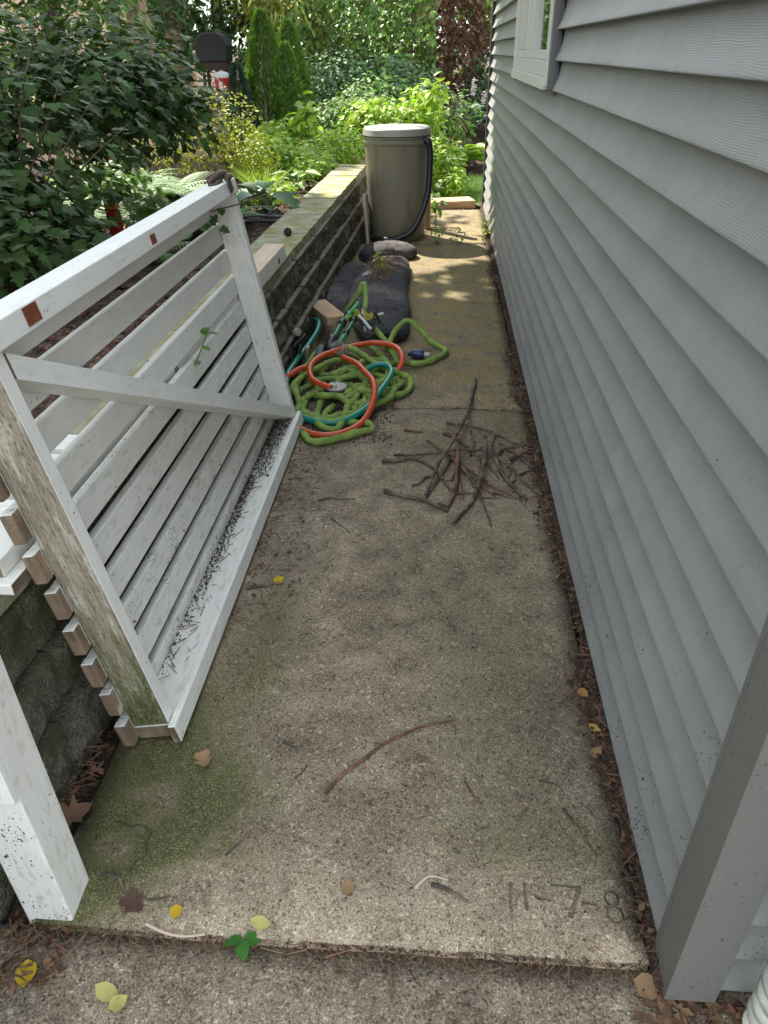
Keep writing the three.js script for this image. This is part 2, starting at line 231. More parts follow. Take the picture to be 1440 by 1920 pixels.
const house = thing('house', 'house clad in grey lap siding along the right of the path', 'house', [WX, 0, -0.66]);
/* one course of siding: profile (out, up), run along local -z; local x grows into the house */
const PROF = [[0.0265, 0], [-0.003, 0], [-0.0042, 0.0008], [-0.0046, 0.0024], [-0.0036, 0.006], [0.0012, 0.016], [0.0072, 0.029], [0.0124, 0.043], [0.0165, 0.058], [0.0196, 0.073], [0.0216, 0.088], [0.0226, 0.1], [0.023, 0.112]];
function course(z0, z1, out = 0) {
  const pos = [], uv = [], idx = [], n = PROF.length, S = 1, ou = rnd() * 9; for (let i = 0; i <= S; i++) { const z = z0 + (z1 - z0) * i / S; let a = 0; PROF.forEach(([x, y], k) => { if (k) a += Math.hypot(x - PROF[k - 1][0], y - PROF[k - 1][1]); pos.push(x - out, y, z); uv.push((z + ou) / 0.9, a / 0.45 + ou); }); }
  for (let k = 0; k + 1 < n; k++) idx.push(k, n + k, k + 1, k + 1, n + k, n + k + 1);
  g0: { const t0 = new THREE.BufferGeometry(); t0.setAttribute('position', new THREE.Float32BufferAttribute(pos, 3)); t0.setAttribute('uv', new THREE.Float32BufferAttribute(uv, 2)); t0.setIndex(idx); t0.computeVertexNormals(); return t0.toNonIndexed(); }
  const e = (b, f) => { for (let k = 1; k + 1 < n; k++) f ? idx.push(b, b + k, b + k + 1) : idx.push(b, b + k + 1, b + k); }; e(0, 0); e(n, 1);
  const g = new THREE.BufferGeometry(); g.setAttribute('position', new THREE.Float32BufferAttribute(pos, 3)); g.setAttribute('uv', new THREE.Float32BufferAttribute(uv, 2)); g.setIndex(idx); const q = g.toNonIndexed(); return q;
}
/* soft normals along the curve of the course, hard at the lap ends */
const courseMesh = course;
const WIN = { z0: -3.40 + 0.66, z1: -5.20 + 0.66, y0: 1.238, y1: 2.16 };
{
  const far = -8.2 + 0.66, laps = { 0: -0.98, 1: -1.2, 2: -1.84, 3: -3.05, 4: -3.2, 5: -2.58, 6: -2.2, 7: -4.1, 8: -2.9, 9: -3.4, 10: -1.9, 11: -2.6 };
  for (let k = 0; k < NC; k++) {
    const y = SY0 + k * EXPO, lap = laps[k >> 1] + 0.66, lap2 = lap - 3.2 - 0.23 * ((k >> 1) % 3), m = sidingM[k < 2 ? 2 : k < 5 ? 1 : 0];
    let spans = [[-0.05, lap - 0.02, 0.0014], [lap, lap2 - 0.02, 0], [lap2, far + 0.02, -0.0012]];
    if (y + EXPO > WIN.y0 && y < WIN.y1) { const cut = []; for (const [a, b, o] of spans) { if (b >= WIN.z0 || a <= WIN.z1) cut.push([a, b, o]); else { if (a > WIN.z0 + 0.03) cut.push([a, WIN.z0 + 0.012, o]); if (b < WIN.z1 - 0.03) cut.push([WIN.z1 - 0.012, b, o]); } } spans = cut; }
    for (const [a, b, o] of spans) { const p = part('siding_panel', courseMesh(a, b, o), m, house); p.position.y = y; }
  }
  // gable end, round the corner
  for (let k = 0; k < NC; k++) { const p = part('siding_panel', courseMesh(-0.06, -3.4, 0), sidingM[k < 2 ? 2 : 0], house); p.rotation.y = -Math.PI / 2; p.scale.x = -1; p.position.set(0, SY0 + k * EXPO, 0.0); }
  const B = (n, x0, x1, y0, y1, z0, z1, m) => part(n, woodUV(new THREE.BoxGeometry(x1 - x0, y1 - y0, z0 - z1).translate((x0 + x1) / 2, (y0 + y1) / 2, (z0 + z1) / 2), 2), [m, m], house);
  const sheath = mat({ color: lin(0.16, 0.15, 0.14), roughness: 0.9 });
  B('wall_core', 0.029, 0.13, -0.05, 2.5, -0.03, WIN.z0, sheath); B('wall_core', 0.029, 0.13, -0.05, 2.5, WIN.z1, far, sheath); B('wall_core', 0.029, 0.13, -0.05, WIN.y0, WIN.z0, WIN.z1, sheath); B('wall_core', 0.029, 0.13, WIN.y1, 2.5, WIN.z0, WIN.z1, sheath);
  B('gable_core', 0.13, 3.6, -0.05, 2.5, -0.03, -0.15, sheath); B('back_wall', 0.13, 3.6, -0.05, 2.5, far + 0.12, far, sheath); B('side_wall', 3.5, 3.62, -0.05, 2.5, -0.15, far + 0.12, sheath); B('room_floor', 0.13, 3.5, 0.05, 0.15, -0.15, far + 0.12, planks);
  B('starter_strip', 0.003, 0.015, -0.045, SY0 + 0.006, -0.03, far + 0.05, trimGrey);
  // eaves, fascia and a shallow roof
  const roofM = mat({ color: lin(0.05, 0.05, 0.055), roughness: 0.95 });
  B('soffit', -0.34, 0.02, 2.46, 2.48, 0.3, far - 0.3, vinylWhite); B('fascia', -0.36, -0.335, 2.44, 2.62, 0.3, far - 0.3, vinylWhite);
  const rs = new THREE.Shape([[-0.4, 2.62], [1.85, 3.5], [4.1, 2.62], [4.1, 2.56], [-0.4, 2.56]].map((p) => new THREE.Vector2(...p))); const rg = new THREE.ExtrudeGeometry(rs, { depth: 8.4, bevelEnabled: false }); rg.translate(0, 0, far - 0.35); part('roof', rg, roofM, house);
  const lshape = (name, flip) => { const w = 0.082, t = 0.004; const s = new THREE.Shape(); const pts = [[-0.011, 0.011], [w - 0.011, 0.011], [w - 0.011, 0.0], [w - 0.016, -0.004], [-0.004, 0.0 - 0.004], [-0.004, -(w - 0.016)], [0.0, -(w - 0.011)], [-0.011, -(w - 0.011)]]; pts.forEach(([x, z], i) => (i ? s.lineTo(x, -z) : s.moveTo(x, -z))); const g = new THREE.ExtrudeGeometry(s, { depth: 2.46, bevelEnabled: true, bevelSize: 0.0015, bevelThickness: 0.001, bevelSegments: 1 }); g.rotateX(-Math.PI / 2); if (flip) g.scale(1, 1, -1); return part(name, woodUV(g, 1), [trimGrey, trimGrey], house); };
  const c1 = lshape('corner_post', false); c1.position.set(0, -0.008, 0.0); const rib = B('corner_bead', -0.0135, -0.0115, 0, 2.44, -0.060, -0.064, trimGrey);
  B('corner_post', -0.012, 0.07, 0, 2.46, far + 0.07, far - 0.008, mat({ color: lin(0.05, 0.05, 0.052), roughness: 0.6 }));
  // window
  const w = new THREE.Group(); w.name = 'window'; house.add(w);
  const W = (n, x0, x1, y0, y1, z0, z1, m) => part(n, woodUV(new RoundedBoxGeometry(x1 - x0, y1 - y0, Math.abs(z0 - z1), 1, 0.002).translate((x0 + x1) / 2, (y0 + y1) / 2, (z0 + z1) / 2), 2), [m, m], w);
  const { z0, z1, y0, y1 } = WIN, jm = mat({ color: lin(0.10, 0.10, 0.11), roughness: 0.5 });
  W('channel', -0.004, 0.014, y0 - 0.02, y1, z0 + 0.022, z0 - 0.0, jm); W('channel', -0.004, 0.014, y0 - 0.02, y1, z1, z1 - 0.02, jm);
  W('frame', -0.020, 0.06, y0, y1, z0 - 0.002, z0 - 0.05, trimGrey); W('frame', -0.024, 0.055, y0 + 0.01, y1, z0 - 0.052, z0 - 0.13, vinylWhite); W('frame', -0.022, 0.05, y0 + 0.01, y1, z1 + 0.06, z1 + 0.002, vinylWhite); W('frame', -0.02, 0.05, y1 - 0.06, y1, z0 - 0.13, z1 + 0.06, vinylWhite);
  W('sill', -0.030, 0.05, y0 - 0.004, y0 + 0.04, z0 - 0.132, z1 + 0.002, vinylWhite); W('sill', -0.020, 0.05, y0 + 0.042, y0 + 0.10, z0 - 0.134, z1 + 0.062, vinylWhite); W('sill', -0.010, 0.05, y0 + 0.102, y0 + 0.135, z0 - 0.134, z1 + 0.062, vinylWhite);
  const mid = -4.42 + 0.66; W('sash', -0.006, 0.04, y0 + 0.136, y1 - 0.062, mid + 0.10, mid - 0.0, vinylWhite); W('sash', -0.014, 0.04, y0 + 0.136, y1 - 0.062, mid - 0.02, mid - 0.12, vinylWhite); W('sash', 0.004, 0.04, y0 + 0.136, y1 - 0.062, z0 - 0.136, z0 - 0.17, vinylWhite);
  W('pane', 0.016, 0.020, y0 + 0.136, y1 - 0.062, z0 - 0.172, mid + 0.102, new THREE.MeshPhysicalMaterial({ transmission: 1, roughness: 0.0, thickness: 0, ior: 1.52, color: 0xffffff }));
  W('blind', -0.002, 0.012, y0 + 0.137, y1 - 0.063, mid - 0.145, z1 + 0.064, mat({ color: lin(0.55, 0.54, 0.46), roughness: 0.7 }));
}

/* ---------- retaining wall ---------- */
const stoneTex = (sd, green) => tex(256, 256, (u, v, c) => { const k = fbm(u * 9 + sd, v * 9, 4), f = vn(u * 90, v * 90 + sd), g = sstep(0.48 - green * 0.2, 0.78, fbm(u * 6 + sd * 2, v * 6 + 8, 4)) * clamp(0.4 + f * 0.8); let r = 70 + k * 74 + (f - 0.5) * 46, gg = 66 + k * 72 + (f - 0.5) * 44, b = 56 + k * 64 + (f - 0.5) * 40; r += (56 - r) * g * 0.8; gg += (60 - gg) * g * 0.8; b += (26 - b) * g * 0.8; c[0] = r; c[1] = gg; c[2] = b; });
const stoneM = [[1, 0.3], [5, 0.7], [9, 1]].map(([s, g]) => mat({ map: stoneTex(s, g), roughness: 0.95, bumpMap: grainBump, bumpScale: 0.012 }));
const capM = [2, 6, 11].map((sd) => mat({ map: tex(256, 256, (u, v, c) => { const k = fbm(u * 8 + sd, v * 8, 4), f = vn(u * 110, v * 110 + sd), g = sstep(0.4, 0.7, fbm(u * 5 + sd, v * 5 + 3, 3)) * 0.55; let r = 128 + k * 50 + (f - 0.5) * 34, gg = 124 + k * 50 + (f - 0.5) * 34, b = 100 + k * 46 + (f - 0.5) * 30; r += (128 - r) * g; gg += (122 - gg) * g; b += (58 - b) * g; c[0] = r; c[1] = gg; c[2] = b; }), roughness: 0.95, bumpMap: grainBump, bumpScale: 0.004 }));
{
  const rw = thing('retaining_wall', 'low split stone block retaining wall with pale cap stones beside the path', 'wall');
  const CH = [0, 0.146, 0.292, 0.438], D = 0.2;
  /* a split-faced block: front is a rough grid */
  function block(z0, z1, y0, y1, rough, cap) {
    const nx = cap ? 6 : 10, ny = cap ? 2 : 6, pos = [], uv = [], idx = [], so = rnd() * 90, deep = cap ? 0.255 : D;
    const face = (z, y) => wallX(z, cap ? 0.46 : CH.findLast((c) => c <= y0 + 0.001)) + (cap ? 0.004 : 0);
    for (let j = 0; j <= ny; j++) for (let i = 0; i <= nx; i++) { const u = i / nx, v = j / ny, z = z0 + (z1 - z0) * u, y = y0 + (y1 - y0) * v; const e = Math.min(u, 1 - u, v, 1 - v); const d = cap ? (fbm(so + u * 6, v * 2, 3) - 0.5) * 0.016 : -0.008 + rough * ((fbm(so + u * 3.2, v * 2.6, 4) - 0.35) * 0.05 * sstep(0, 0.14, e) + (vn(so + u * 17, v * 13) - 0.5) * 0.014); pos.push(face(z, y) + d, y, z); uv.push(z / 0.5 + so, y / 0.5 + so); }
    for (let j = 0; j < ny; j++) for (let i = 0; i < nx; i++) { const a = j * (nx + 1) + i, b = a + nx + 1; idx.push(a, a + 1, b, b, a + 1, b + 1); }
    const ring = []; for (let i = 0; i <= nx; i++) ring.push(i); for (let j = 1; j <= ny; j++) ring.push(j * (nx + 1) + nx); for (let i = nx - 1; i >= 0; i--) ring.push(ny * (nx + 1) + i); for (let j = ny - 1; j > 0; j--) ring.push(j * (nx + 1));
    const base = pos.length / 3; for (const k of ring) { for (const dd of [0, deep]) { const x = pos[k * 3], y = pos[k * 3 + 1], z = pos[k * 3 + 2]; pos.push(dd ? face(z, y) - deep : x, y, z); uv.push(z / 0.5 + so, (y - dd) / 0.5 + so); } }
    for (let k = 0; k < ring.length; k++) { const a = base + k * 2, b = base + ((k + 1) % ring.length) * 2; idx.push(a, a + 1, b, b, a + 1, b + 1); }
    const g = new THREE.BufferGeometry(); g.setAttribute('position', new THREE.Float32BufferAttribute(pos, 3)); g.setAttribute('uv', new THREE.Float32BufferAttribute(uv, 2)); g.setIndex(idx); const q = g.toNonIndexed(); q.computeVertexNormals(); return q;
  }
  for (let c = 0; c < 3; c++) { let z = 0.25 - c * 0.13; while (z > -7.4) { const L = R(0.27, 0.4), z1 = Math.max(-7.42, z - L); if (z - z1 > 0.05) part('stone_block', block(z, z1 + 0.009, CH[c] + 0.002 - (c ? 0 : 0.05), CH[c + 1] - 0.007, 1, false), stoneM[Math.floor(rnd() * 3)], rw); z = z1; } }
  let z = 0.25; while (z > -7.4) { const L = R(0.27, 0.31), z1 = Math.max(-7.42, z - L); if (z - z1 > 0.05) part('cap_stone', block(z, z1 + 0.005, 0.438, 0.492 + R(-0.003, 0.003), 0.3, true), capM[Math.floor(rnd() * 3)], rw); z = z1; }
  const ledgeLightM = mat({ map: tex(256, 64, (u, v, c) => { const k = fbm(u * 30, v * 8, 4), d = sstep(0.55, 0.75, fbm(u * 12 + 4, v * 3, 3)); c[0] = 100 + k * 46 - d * 62; c[1] = 96 + k * 46 - d * 58; c[2] = 84 + k * 42 - d * 60; }), roughness: 1, bumpMap: grainBump, bumpScale: 0.004 });  // pale tone painted in for skylight caught by the course ledges
  for (const c of [1, 2, 3]) { const zz = -2.86, len = 4.5; const g = new THREE.BoxGeometry(0.06, 0.013, len, 1, 1, 60), p = g.attributes.position, u2 = g.attributes.uv; for (let i = 0; i < p.count; i++) { const z = zz - len / 2 + p.getZ(i), f = p.getX(i) > 0; p.setXYZ(i, wallX(z, CH[c - 1]) + (f ? 0.0035 + (fbm(z * 9, c, 3) - 0.5) * 0.008 : -0.06), CH[c] - 0.003 + p.getY(i) * (0.7 + 0.5 * vn(z * 12, c * 5)), z); u2.setXY(i, z / 0.6, p.getY(i)); } g.computeVertexNormals(); part('painted_ledge_light', g, ledgeLightM, rw); }  // thin added strips carrying the painted ledge light, one per course
  part('wall_core', new THREE.BoxGeometry(0.12, 0.42, 7.6).translate(-0.1, 0.2, 0), mat({ color: lin(0.22, 0.20, 0.17), roughness: 1 }), rw).position.set(wallX(-3.6, 0.3), 0, -3.55); rw.children[rw.children.length - 1].rotation.y = -0.024;
}

/* ---------- the leaning gate ---------- */
{
  const g = thing('garden_gate', 'white slatted garden gate leaning against the stone retaining wall', 'gate', [-0.572, 0.019, -1.135]); g.rotation.z = THREE.MathUtils.degToRad(9.9);
  const L = 1.725, E = [P.clean, endGrain], ES = [P.speck, endGrain], ED = [P.dirty, endGrain];
  part('kick_board', lumber(-0.019, 0, 0, 0.052, 0.016, -L - 0.012, 2), ES, g);
  part('bottom_rail', lumber(-0.109, -0.0195, 0.008, 0.046, 0.002, -L, 2), ES, g);
  const ns = part('stile', woodUV(new RoundedBoxGeometry(0.089, 0.9, 0.04, 1, 0.004).translate(-0.0655, 0.497, -0.02), 1, { '+z': 2 }), [P.clean, endGrain, bareWood], g); ns.userData.label = 'near stile with bare weathered brown side, green with algae at its foot';
  { const q = ns.geometry, gr = q.groups.find((k) => k.materialIndex === 2), p = q.attributes.position; for (let i = gr.start; i < gr.start + gr.count; i++) q.attributes.uv.setXY(i, p.getX(i) * 11, p.getY(i)); }
  part('stile', lumber(-0.110, -0.021, 0.047, 0.947, -L + 0.04, -L + 0.001, 1), ES, g);
  part('top_rail', lumber(-0.114, -0.012, 0.948, 0.995, 0.006, -L - 0.004, 2), E, g);
  { const dz = L - 0.085, dy = 0.845, len = Math.hypot(dz, dy), b = new THREE.BoxGeometry(0.08, 0.044, len); const pp = b.attributes.position; const ang = Math.atan2(dy, dz); for (let i = 0; i < pp.count; i++) { const zz = pp.getZ(i), yy = pp.getY(i); pp.setZ(i, zz + yy * (zz > 0 ? -1 : -1) * Math.tan(Math.PI / 2 - ang) * 0 + (Math.abs(zz) > 0.1 ? -yy * Math.tan(ang) * -1 : 0)); } const br = part('brace', woodUV(b, 2), E, g); br.position.set(-0.0625, 0.047 + 0.896 / 2, -L / 2); br.rotation.x = -Math.atan2(-dy, -dz) - Math.PI; br.rotation.x = -ang; br.scale.z = 0.995; }
  for (let i = 0; i < 10; i++) { const y0 = 0.010 + i * 0.0968 + R(-0.002, 0.002), y1 = 0.078 + i * 0.0968, sl = part('slat', lumber(-0.136, -0.1115, y0, y1, 0.0, -L - 0.02 + R(-0.008, 0.006), 2, {}, 0.003), i < 3 ? ED : i < 6 ? ES : E, g); part('weathered_end', lumber(-0.138, -0.109, y0 - 0.001, y1 + 0.001, 0.024 + R(-0.004, 0.006), -0.0005, 2, { '+y': 2 }, 0.004), [endGrain, endGrain, P.dirty], sl); }
  for (const [z, s] of [[-0.13, 0.052], [-0.80, 0.036]]) { const h = part('hinge_scar', lumber(-0.0125, -0.0105, 0.957, 0.957 + s * 0.66, z, z - s, 2), [rust, rust], g); h.userData.label = 'rusty brown patch of bare wood where a hinge was'; }
  const la = part('latch', merge([new RoundedBoxGeometry(0.036, 0.007, 0.075, 1, 0.002).translate(-0.05, 1.0, -L + 0.12), tube([[-0.068, 1.006, -L + 0.15], [-0.05, 1.016, -L + 0.135], [-0.03, 1.022, -L + 0.10], [-0.02, 1.014, -L + 0.07]], (t) => 0.010 + 0.006 * t, 12, 8), new RoundedBoxGeometry(0.006, 0.05, 0.034, 1, 0.002).rotateX(0.25).translate(-0.006, 0.983, -L + 0.10), new THREE.CylinderGeometry(0.013, 0.013, 0.03, 12).rotateX(1.57).translate(-0.012, 1.008, -L + 0.085)]), darkMetal, g); la.userData.label = 'rusty brown metal latch on the top rail';
}
/* second gate, lying flat on the wall behind the first: its stiles run along the wall, its slats across */
{
  const g = thing('garden_gate', 'second white gate lying flat on the wall behind the leaning gate', 'gate', [0, 0.496, 0]); g.rotation.y = -0.02;
  const E = [P.clean, endGrain], ES = [P.speck, endGrain];
  part('stile', lumber(-0.945, -0.845, 0.004, 0.08, -2.1, -3.72, 2, { '+y': 2 }), [P.clean, endGrain, bleached], g).userData.label = 'stile with bleached bare wood on top and a small rusty mark';
  part('hinge_scar', lumber(-0.846, -0.8435, 0.02, 0.045, -3.55, -3.58, 2), [rust, rust], g);
  for (let i = 0; i < 6; i++) part('slat', lumber(-1.95, -0.86 + (i === 0 ? 0.035 : 0), 0.0, 0.026, -1.04 - i * 0.112, -1.04 - i * 0.112 - 0.085, 0), i % 2 ? E : ES, g);
  part('stile', lumber(-0.93, -0.85, 0.0265, 0.066, -1.06, -2.08, 2), E, g);
}
/* post of the gateway */
{
  const g = thing('gate_post', 'square white painted post standing at the near end of the stone wall', 'post', [-0.705, -0.03, -0.752]);
  part('post', woodUV(new RoundedBoxGeometry(0.09, 1.75, 0.082, 1, 0.004).translate(0, 0.875, 0), 1, { '+z': 2 }), [P.speck, endGrain, P.dirty], g);
  part('cover_board', woodUV(new RoundedBoxGeometry(0.094, 1.36, 0.014, 1, 0.003).translate(0, 1.07, 0.0485), 1), [P.clean, P.clean], g);
}

/* ---------- leaves and plants ---------- */
const leafMat = (r, g, b, tr = 0.42) => new THREE.MeshPhysicalMaterial({ color: lin(r, g, b), roughness: 0.72, transmission: tr, thickness: 0, side: THREE.DoubleSide, specularIntensity: 0.6 });
function ribbonLeaf(n, wf, fold, droop) { // unit leaf along +z, 1 long, normal +y
  const pos = [], uv = [], idx = []; for (let i = 0; i <= n; i++) { const t = i / n, w = wf(t) / 2, y = -droop * t * t; pos.push(-w, y + fold * w, t, 0, y, t, w, y + fold * w, t); uv.push(0, t, 0.5, t, 1, t); }
  for (let i = 0; i < n; i++) for (let k = 0; k < 2; k++) { const a = i * 3 + k, b = a + 3; idx.push(a, b, a + 1, a + 1, b, b + 1); }
  const g = new THREE.BufferGeometry(); g.setAttribute('position', new THREE.Float32BufferAttribute(pos, 3)); g.setAttribute('uv', new THREE.Float32BufferAttribute(uv, 2)); g.setIndex(idx); g.computeVertexNormals(); return g;
}
const oval = (w) => (t) => w * Math.pow(Math.sin(Math.PI * Math.pow(t, 0.8)), 0.8);
const G = { oval: ribbonLeaf(4, oval(0.55), 0.25, 0.12), wide: ribbonLeaf(5, oval(0.78), 0.3, 0.25), slim: ribbonLeaf(4, oval(0.3), 0.2, 0.25), hosta: ribbonLeaf(8, (t) => 0.62 * Math.pow(Math.sin(Math.PI * Math.pow(t, 0.62)), 0.85), 0.35, 0.35), blade: ribbonLeaf(4, (t) => 0.05 * (1 - t * 0.9), 0.3, 0.35) };
{ // lobed leaf
  const lob = []; const A = [[0.0, 0.0], [-0.30, 0.02], [-0.42, 0.22], [-0.26, 0.34], [-0.50, 0.58], [-0.24, 0.60], [-0.16, 0.82], [0, 1.0]]; for (const p of A) lob.push(p); for (let i = A.length - 2; i > 0; i--) lob.push([-A[i][0], A[i][1]]);
  const pos = [0, 0.03, 0.42], uv = [0.5, 0.5], idx = []; for (const [x, z] of lob) { pos.push(x, 0.12 * Math.abs(x) - 0.1 * z * z, z); uv.push(x + 0.5, z); } const n = lob.length; for (let i = 0; i < n; i++) idx.push(0, 1 + i, 1 + (i + 1) % n);
  G.lobed = new THREE.BufferGeometry(); G.lobed.setAttribute('position', new THREE.Float32BufferAttribute(pos, 3)); G.lobed.setAttribute('uv', new THREE.Float32BufferAttribute(uv, 2)); G.lobed.setIndex(idx); G.lobed.computeVertexNormals();
}
{ // scale-leaved conifer spray: a small flat fan of fingers
  const f = []; for (const [a, l, z] of [[0, 1, 0], [-0.6, 0.6, 0.25], [0.6, 0.6, 0.25], [-0.7, 0.45, 0.5], [0.7, 0.45, 0.5]]) { const g = ribbonLeaf(2, (t) => 0.16 * (1 - 0.6 * t), 0.3, 0.05); g.scale(1, 1, l); g.rotateY(a); g.translate(0, 0, z); f.push(g); } G.spray = merge(f);
}
function frondGeo(n, L, w) { const f = [ribbonLeaf(6, () => 0.012, 0, 0)]; f[0].scale(1, 1, L); for (let i = 1; i < n; i++) { const t = i / n, l = w * Math.pow(Math.sin(Math.PI * Math.pow(t, 0.6)), 0.9) + 0.012; for (const s of [-1, 1]) { const g = ribbonLeaf(2, (q) => 0.30 * (1 - q * 0.75), 0.1, 0.2); g.scale(l * 0.85, l, l); g.rotateY(s * 1.2); g.translate(0, 0, t * L); f.push(g); } } const g = merge(f), p = g.attributes.position; for (let i = 0; i < p.count; i++) { const z = p.getZ(i) / L; p.setY(i, p.getY(i) + L * (0.55 * z - 0.6 * z * z)); } g.computeVertexNormals(); return g; }
const fronds = [frondGeo(18, 0.45, 0.11), frondGeo(16, 0.36, 0.09)];

const M4 = new THREE.Matrix4(), Qn = new THREE.Quaternion(), S3 = V(1, 1, 1), Up = V(0, 1, 0);
function orient(nrm, heading) { // leaf normal +y to nrm, leaf axis +z towards heading
  const y = nrm.clone().normalize(), z = heading.clone().addScaledVector(y, -heading.dot(y)); if (z.lengthSq() < 1e-6) z.set(1, 0, 0).addScaledVector(y, -y.x); z.normalize(); const x = y.clone().cross(z); return new THREE.Quaternion().setFromRotationMatrix(new THREE.Matrix4().makeBasis(x, y, z));
}
/* foliage: one instanced part; spots() gives position, normal, heading, size, tint */
function foliage(name, geo, m, n, spot, parent, tint = [0.6, 1.35]) {
  const im = new THREE.InstancedMesh(geo, m, n); im.name = name; im.castShadow = im.receiveShadow = true; const col = new THREE.Color();
  for (let i = 0; i < n; i++) { const s = spot(i); M4.compose(s.p, orient(s.n, s.h), S3.setScalar(s.s)); im.setMatrixAt(i, M4); const k = R(tint[0], tint[1]) * (s.k || 1), w = R(0.85, 1.25); col.setRGB(k * w, k, k * R(0.7, 1.1)); im.setColorAt(i, col); }
  im.userData.kind = 'stuff'; parent.add(im); return im;
}
const rv = () => { let v; do v = V(R(-1, 1), R(-1, 1), R(-1, 1)); while (v.lengthSq() > 1 || v.lengthSq() < 0.01); return v.normalize(); };
/* spots in a set of ellipsoids [cx,cy,cz,rx,ry,rz,weight], clumped */
function blobSpots(blobs, size, o = {}) {
  const tw = blobs.reduce((a, b) => a + (b[6] || 1), 0), clumps = [], nc = o.clumps || 0; const pick = () => { let q = rnd() * tw; for (const b of blobs) { q -= b[6] || 1; if (q <= 0) return b; } return blobs[0]; };
  const raw = () => { const b = pick(), d = rv(), r = Math.pow(rnd(), o.shell || 0.45); return { p: V(b[0] + d.x * b[3] * r, b[1] + d.y * b[4] * r, b[2] + d.z * b[5] * r), d }; };
  for (let i = 0; i < nc; i++) clumps.push(raw());
  return () => { let q = nc ? clumps[Math.floor(rnd() * nc)] : raw(); let p = q.p.clone(); if (nc) { const e = rv().multiplyScalar(Math.pow(rnd(), 0.6) * (o.cr || 0.25)); p.add(e); } if (o.minY !== undefined && p.y < o.minY) p.y = o.minY + rnd() * 0.1; const n = Up.clone().multiplyScalar(o.up ?? 0.8).addScaledVector(q.d, 0.5).addScaledVector(rv(), 0.6); const h = q.d.clone().addScaledVector(rv(), 0.9); h.y -= o.droop ?? 0.3; return { p, n, h, s: size * R(0.6, 1.25) }; };
}
function stems(parent, base, n, spread, h, r, m = bark, name = 'stem') { const gs = []; for (let i = 0; i < n; i++) { const a = R(0, 6.28), s = spread * Math.sqrt(rnd()), hh = h * R(0.65, 1.1); const p = []; for (let k = 0; k <= 4; k++) { const t = k / 4; p.push([base[0] + Math.cos(a) * s * t * (0.4 + 0.6 * t) + R(-0.04, 0.04) * t, base[1] - 0.03 + hh * t, base[2] + Math.sin(a) * s * t * (0.4 + 0.6 * t) + R(-0.04, 0.04) * t]); } gs.push(tube(p, (t) => r * (1 - 0.8 * t), 10, 5)); } return part(name, merge(gs), m, parent); }
function shrub(name, label, category, base, blobs, n, geo, size, m, o = {}) {
  const t = thing(name, label, category, [base[0], base[1], base[2]], o.group); const loc = blobs.map((b) => [b[0] - base[0], b[1] - base[1], b[2] - base[2], ...b.slice(3)]);
  stems(t, [0, 0, 0], o.stems || 8, o.spread || blobs[0][3] * 0.8, o.sh || Math.max(...blobs.map((b) => b[1] + b[4] * 0.6)) - base[1], o.sr || 0.012);
  foliage('foliage', geo, m, n, blobSpots(loc, size, { minY: 0.03, ...o }), t, o.tint); return t;
}
function tree(name, label, base, h, r, blobs, n, geo, size, m, o = {}) {
  const t = thing(name, label, 'tree', base, o.group); const lean = o.lean || [0, 0], bm = o.bark || bark;
  const tp = (k) => V(lean[0] * k * k, h * k - 0.1 * (1 - k), lean[1] * k * k); part('trunk', tube([0, 0.25, 0.5, 0.75, 1].map((k) => { const p = tp(k); p.x += R(-0.05, 0.05) * k; p.z += R(-0.05, 0.05) * k; return p; }), (k) => r * (1.15 - 0.75 * k + 0.4 * Math.exp(-k * 14)), 24, 10, true, 0.06), bm, t);
  const loc = blobs.map((b) => [b[0] - base[0], b[1] - base[1], b[2] - base[2], ...b.slice(3)]); const gs = [];
  for (const b of loc) for (let k = 0; k < (o.limbs || 2); k++) { const s = tp(clamp(R(0.5, 0.95) * Math.min(1, (b[1] * 0.85) / h), 0.2, 1)), e = V(b[0] + R(-0.5, 0.5) * b[3], b[1] + R(-0.2, 0.5) * b[4], b[2] + R(-0.5, 0.5) * b[5]); const mid = s.clone().lerp(e, 0.5); mid.y += 0.12 * s.distanceTo(e); gs.push(tube([s, mid, e], (k2) => r * 0.42 * (1 - 0.85 * k2) + 0.006, 12, 6)); }
  part('limb', merge(gs), bm, t); foliage('crown', geo, m, n, blobSpots(loc, size, { clumps: o.clumps || 60, cr: o.cr || 0.5, droop: 0.4, ...o }), t, o.tint); return t;
}

